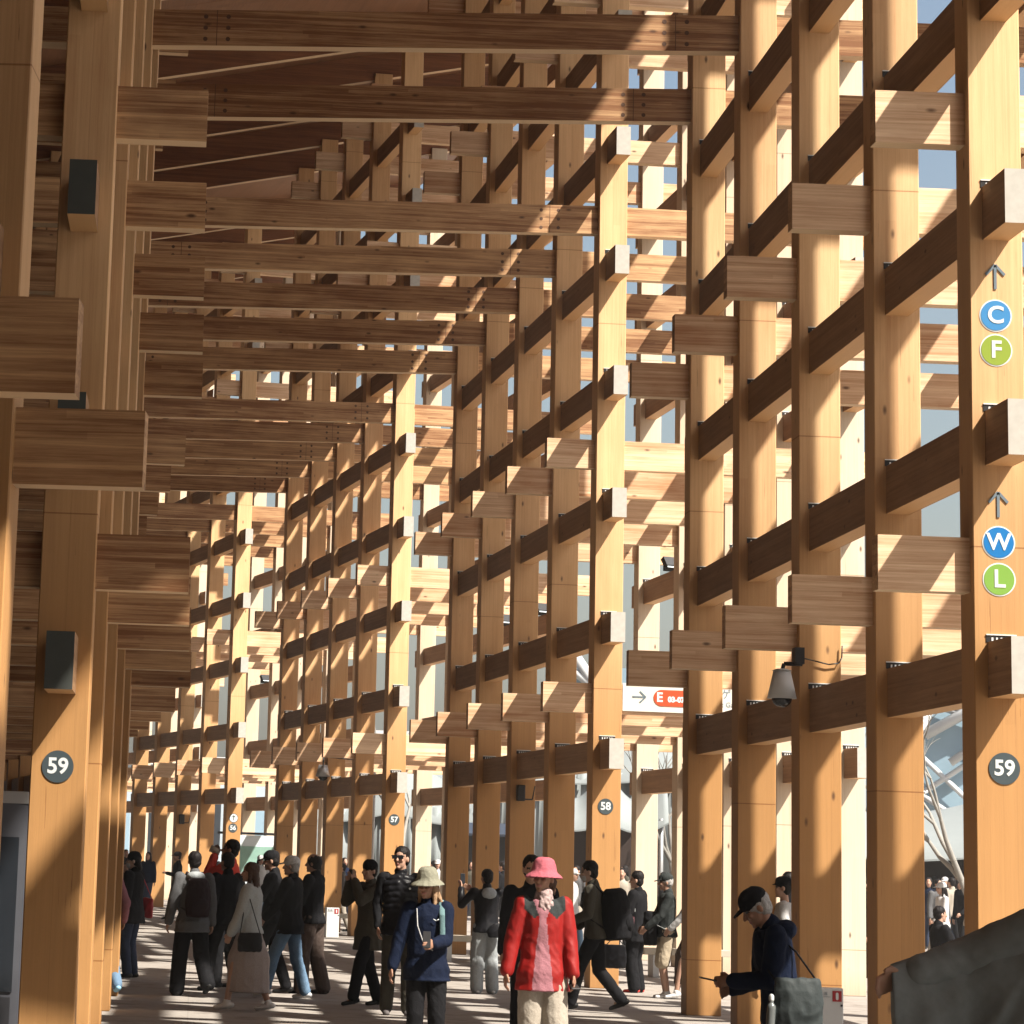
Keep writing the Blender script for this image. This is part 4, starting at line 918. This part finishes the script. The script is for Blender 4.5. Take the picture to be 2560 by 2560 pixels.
rbox('kiosk_body', (1.5, 2, 2.6), M['black'], e, (0, 0, 1.3)); rbox('awning', (1.8, 2.6, .08), plain('dark_blue_awning', (.03, .04, .06), .6), e, (0, -.4, 2.72), (R(8), 0, 0))
# lattice pavilion with white struts over blue-grey glass
e = empty('lattice_pavilion', (30, 118, 0), R(-12), 'pale pavilion of criss-cross white struts over blue glass in the right gap', 'building')
GL = plain('blue_grey_glass', (.25, .36, .44), .25, var=.25, scale=.4)
bm = bmesh.new(); bx(bm, -16, 16, -1, 12, 0, 9); link('glass_wall', mesh(bm), GL, e)
rc2 = random.Random(11)
for i in range(64):
    x0 = rc2.uniform(-16, 16); z0_ = rc2.uniform(2.5, 8.5); an = rc2.choice((-1, 1))*rc2.uniform(.1, 1.2); L_ = rc2.uniform(3, 7)
    dx, dz_ = math.cos(an)*L_/2, math.sin(an)*L_/2
    bm = bmesh.new(); cyl(bm, (x0-dx, -1.3-(i % 5)*.12, max(.2, z0_-dz_)), (x0+dx, -1.3-(i % 5)*.12, min(9.3, z0_+dz_)), .10+.05*(i % 3), n=8); link('strut', mesh(bm), M['white'], e)
# long white halls further off
def hall(label, x, y, rz, w, h, mat, cols=12, roof=.6):
    e = empty('exhibition_hall', (x, y, 0), R(rz), label, 'building')
    rbox('hall_wall', (w, 14, h), mat, e, (0, 0, h/2), bev=0); rbox('roof_edge', (w+1, 15, roof), M['white'], e, (0, 0, h+roof/2), bev=0)
    for i in range(cols): rbox('window', (w/cols*.6, .1, h*.45), M['glass'] if i % 3 else GL, e, (-w/2+(i+.5)*w/cols, -7.03, h*.45), bev=0)
PALE = plain('pale_hall_wall', (.36, .42, .46), .7, var=.06, scale=.3)
hall('low pale hall far beyond pillar 58', 26, 170, -6, 34, 7.5, PALE)
hall('long pale hall far beyond pillars 56 and 57', -4, 210, 4, 40, 7, PALE, 14)
e = empty('display_board', (2.0, 97, 0), R(0), 'white and pale green display board behind the heads of the left group', 'board')
rbox('board_panel', (1.5, .12, 2.25), plain('display_white', (.62, .70, .74), .5, var=.05), e, (0, 0, 1.125)); rbox('picture', (1.0, .02, .75), plain('display_green', (.25, .42, .36), .5, var=.4, scale=3), e, (-.1, -.07, 1.55), bev=0); rbox('board_frame', (2.2, .10, .07), M['black'], e, (-.2, -.02, 2.30))
# leaning bare tree in the gap by pillar 59
def bare_tree(label, base, first, seed, depth=5, r0=.10, L0=1.9):
    rt = random.Random(seed); e = empty('bare_tree', base, 0, label, 'tree')
    trunk = bmesh.new(); br = bmesh.new()
    def grow(p, d, L_, r_, lev):
        bmx = trunk if lev < 2 else br; q = p; dd = d
        for s_ in range(3):
            nd = (dd+Vector((rt.uniform(-.16, .16), rt.uniform(-.16, .16), rt.uniform(-.05, .14)))).normalized(); q2 = q+nd*L_/3
            cyl(bmx, q, q2, r_*(1-.13*s_), r_*(1-.13*(s_+1)), n=9 if lev < 2 else 5, cap=False); q, dd = q2, nd
        if lev >= depth: return
        for i in range(rt.choice((2, 3)) if lev else 3):
            ax_ = Vector((rt.uniform(-1, 1), rt.uniform(-1, 1), rt.uniform(-.2, 1))).normalized()
            grow(q, (dd*1.1+ax_*.75).normalized(), L_*rt.uniform(.62, .85), r_*.60, lev+1)
    grow(Vector((0, 0, -.1)), Vector(first).normalized(), L0, r0, 0)
    link('trunk', mesh(trunk), M['bark'], e); link('crown', mesh(br), M['bark'], e)
bare_tree('bare pale tree leaning left in the gap beside pillar 59', (14.9, 59.5, 0), (-.55, .1, 1), 5, depth=6)
bare_tree('slender bare tree farther back in the right gap', (20.9, 84, 0), (.1, 0, 1), 9, r0=.10, L0=2.2)
bare_tree('bare tree beyond pillar 58', (14.3, 96, 0), (.05, 0, 1), 12, r0=.11, L0=2.0, depth=4)
bare_tree('bare tree behind the man in sunglasses', (7.2, 108, 0), (-.05, 0, 1), 21, r0=.12, L0=2.2, depth=4)
# white truss mast beside pillar 57
e = empty('truss_mast', (4.45, 84, 0), 0, 'white lattice mast seen left of pillar 57', 'mast')
bm = bmesh.new()
for sx in (-.2, .2): cyl(bm, (sx, 0, 0), (sx, 0, 4.6), .03, n=8)
for i in range(11): cyl(bm, (-.2 if i % 2 else .2, 0, i*.42), (.2 if i % 2 else -.2, 0, (i+1)*.42), .018, n=6)
link('truss_frame', mesh(bm), M['white'], e)

# ---- thin haze volume added in place of the lens glow
bm = bmesh.new(); bx(bm, -260, 320, -90, 420, -1, 34)
mt = bpy.data.materials.new('lens_glow_haze'); mt.use_nodes = True; t = mt.node_tree; t.nodes.clear()
o_ = t.nodes.new('ShaderNodeOutputMaterial'); v_ = t.nodes.new('ShaderNodeVolumePrincipled'); v_.inputs['Density'].default_value = .0008; v_.inputs['Color'].default_value = (.95, .93, .9, 1); v_.inputs['Anisotropy'].default_value = .35
t.links.new(v_.outputs[0], o_.inputs['Volume'])
tag(link('lens_glow_haze', mesh(bm), mt), kind='stuff')
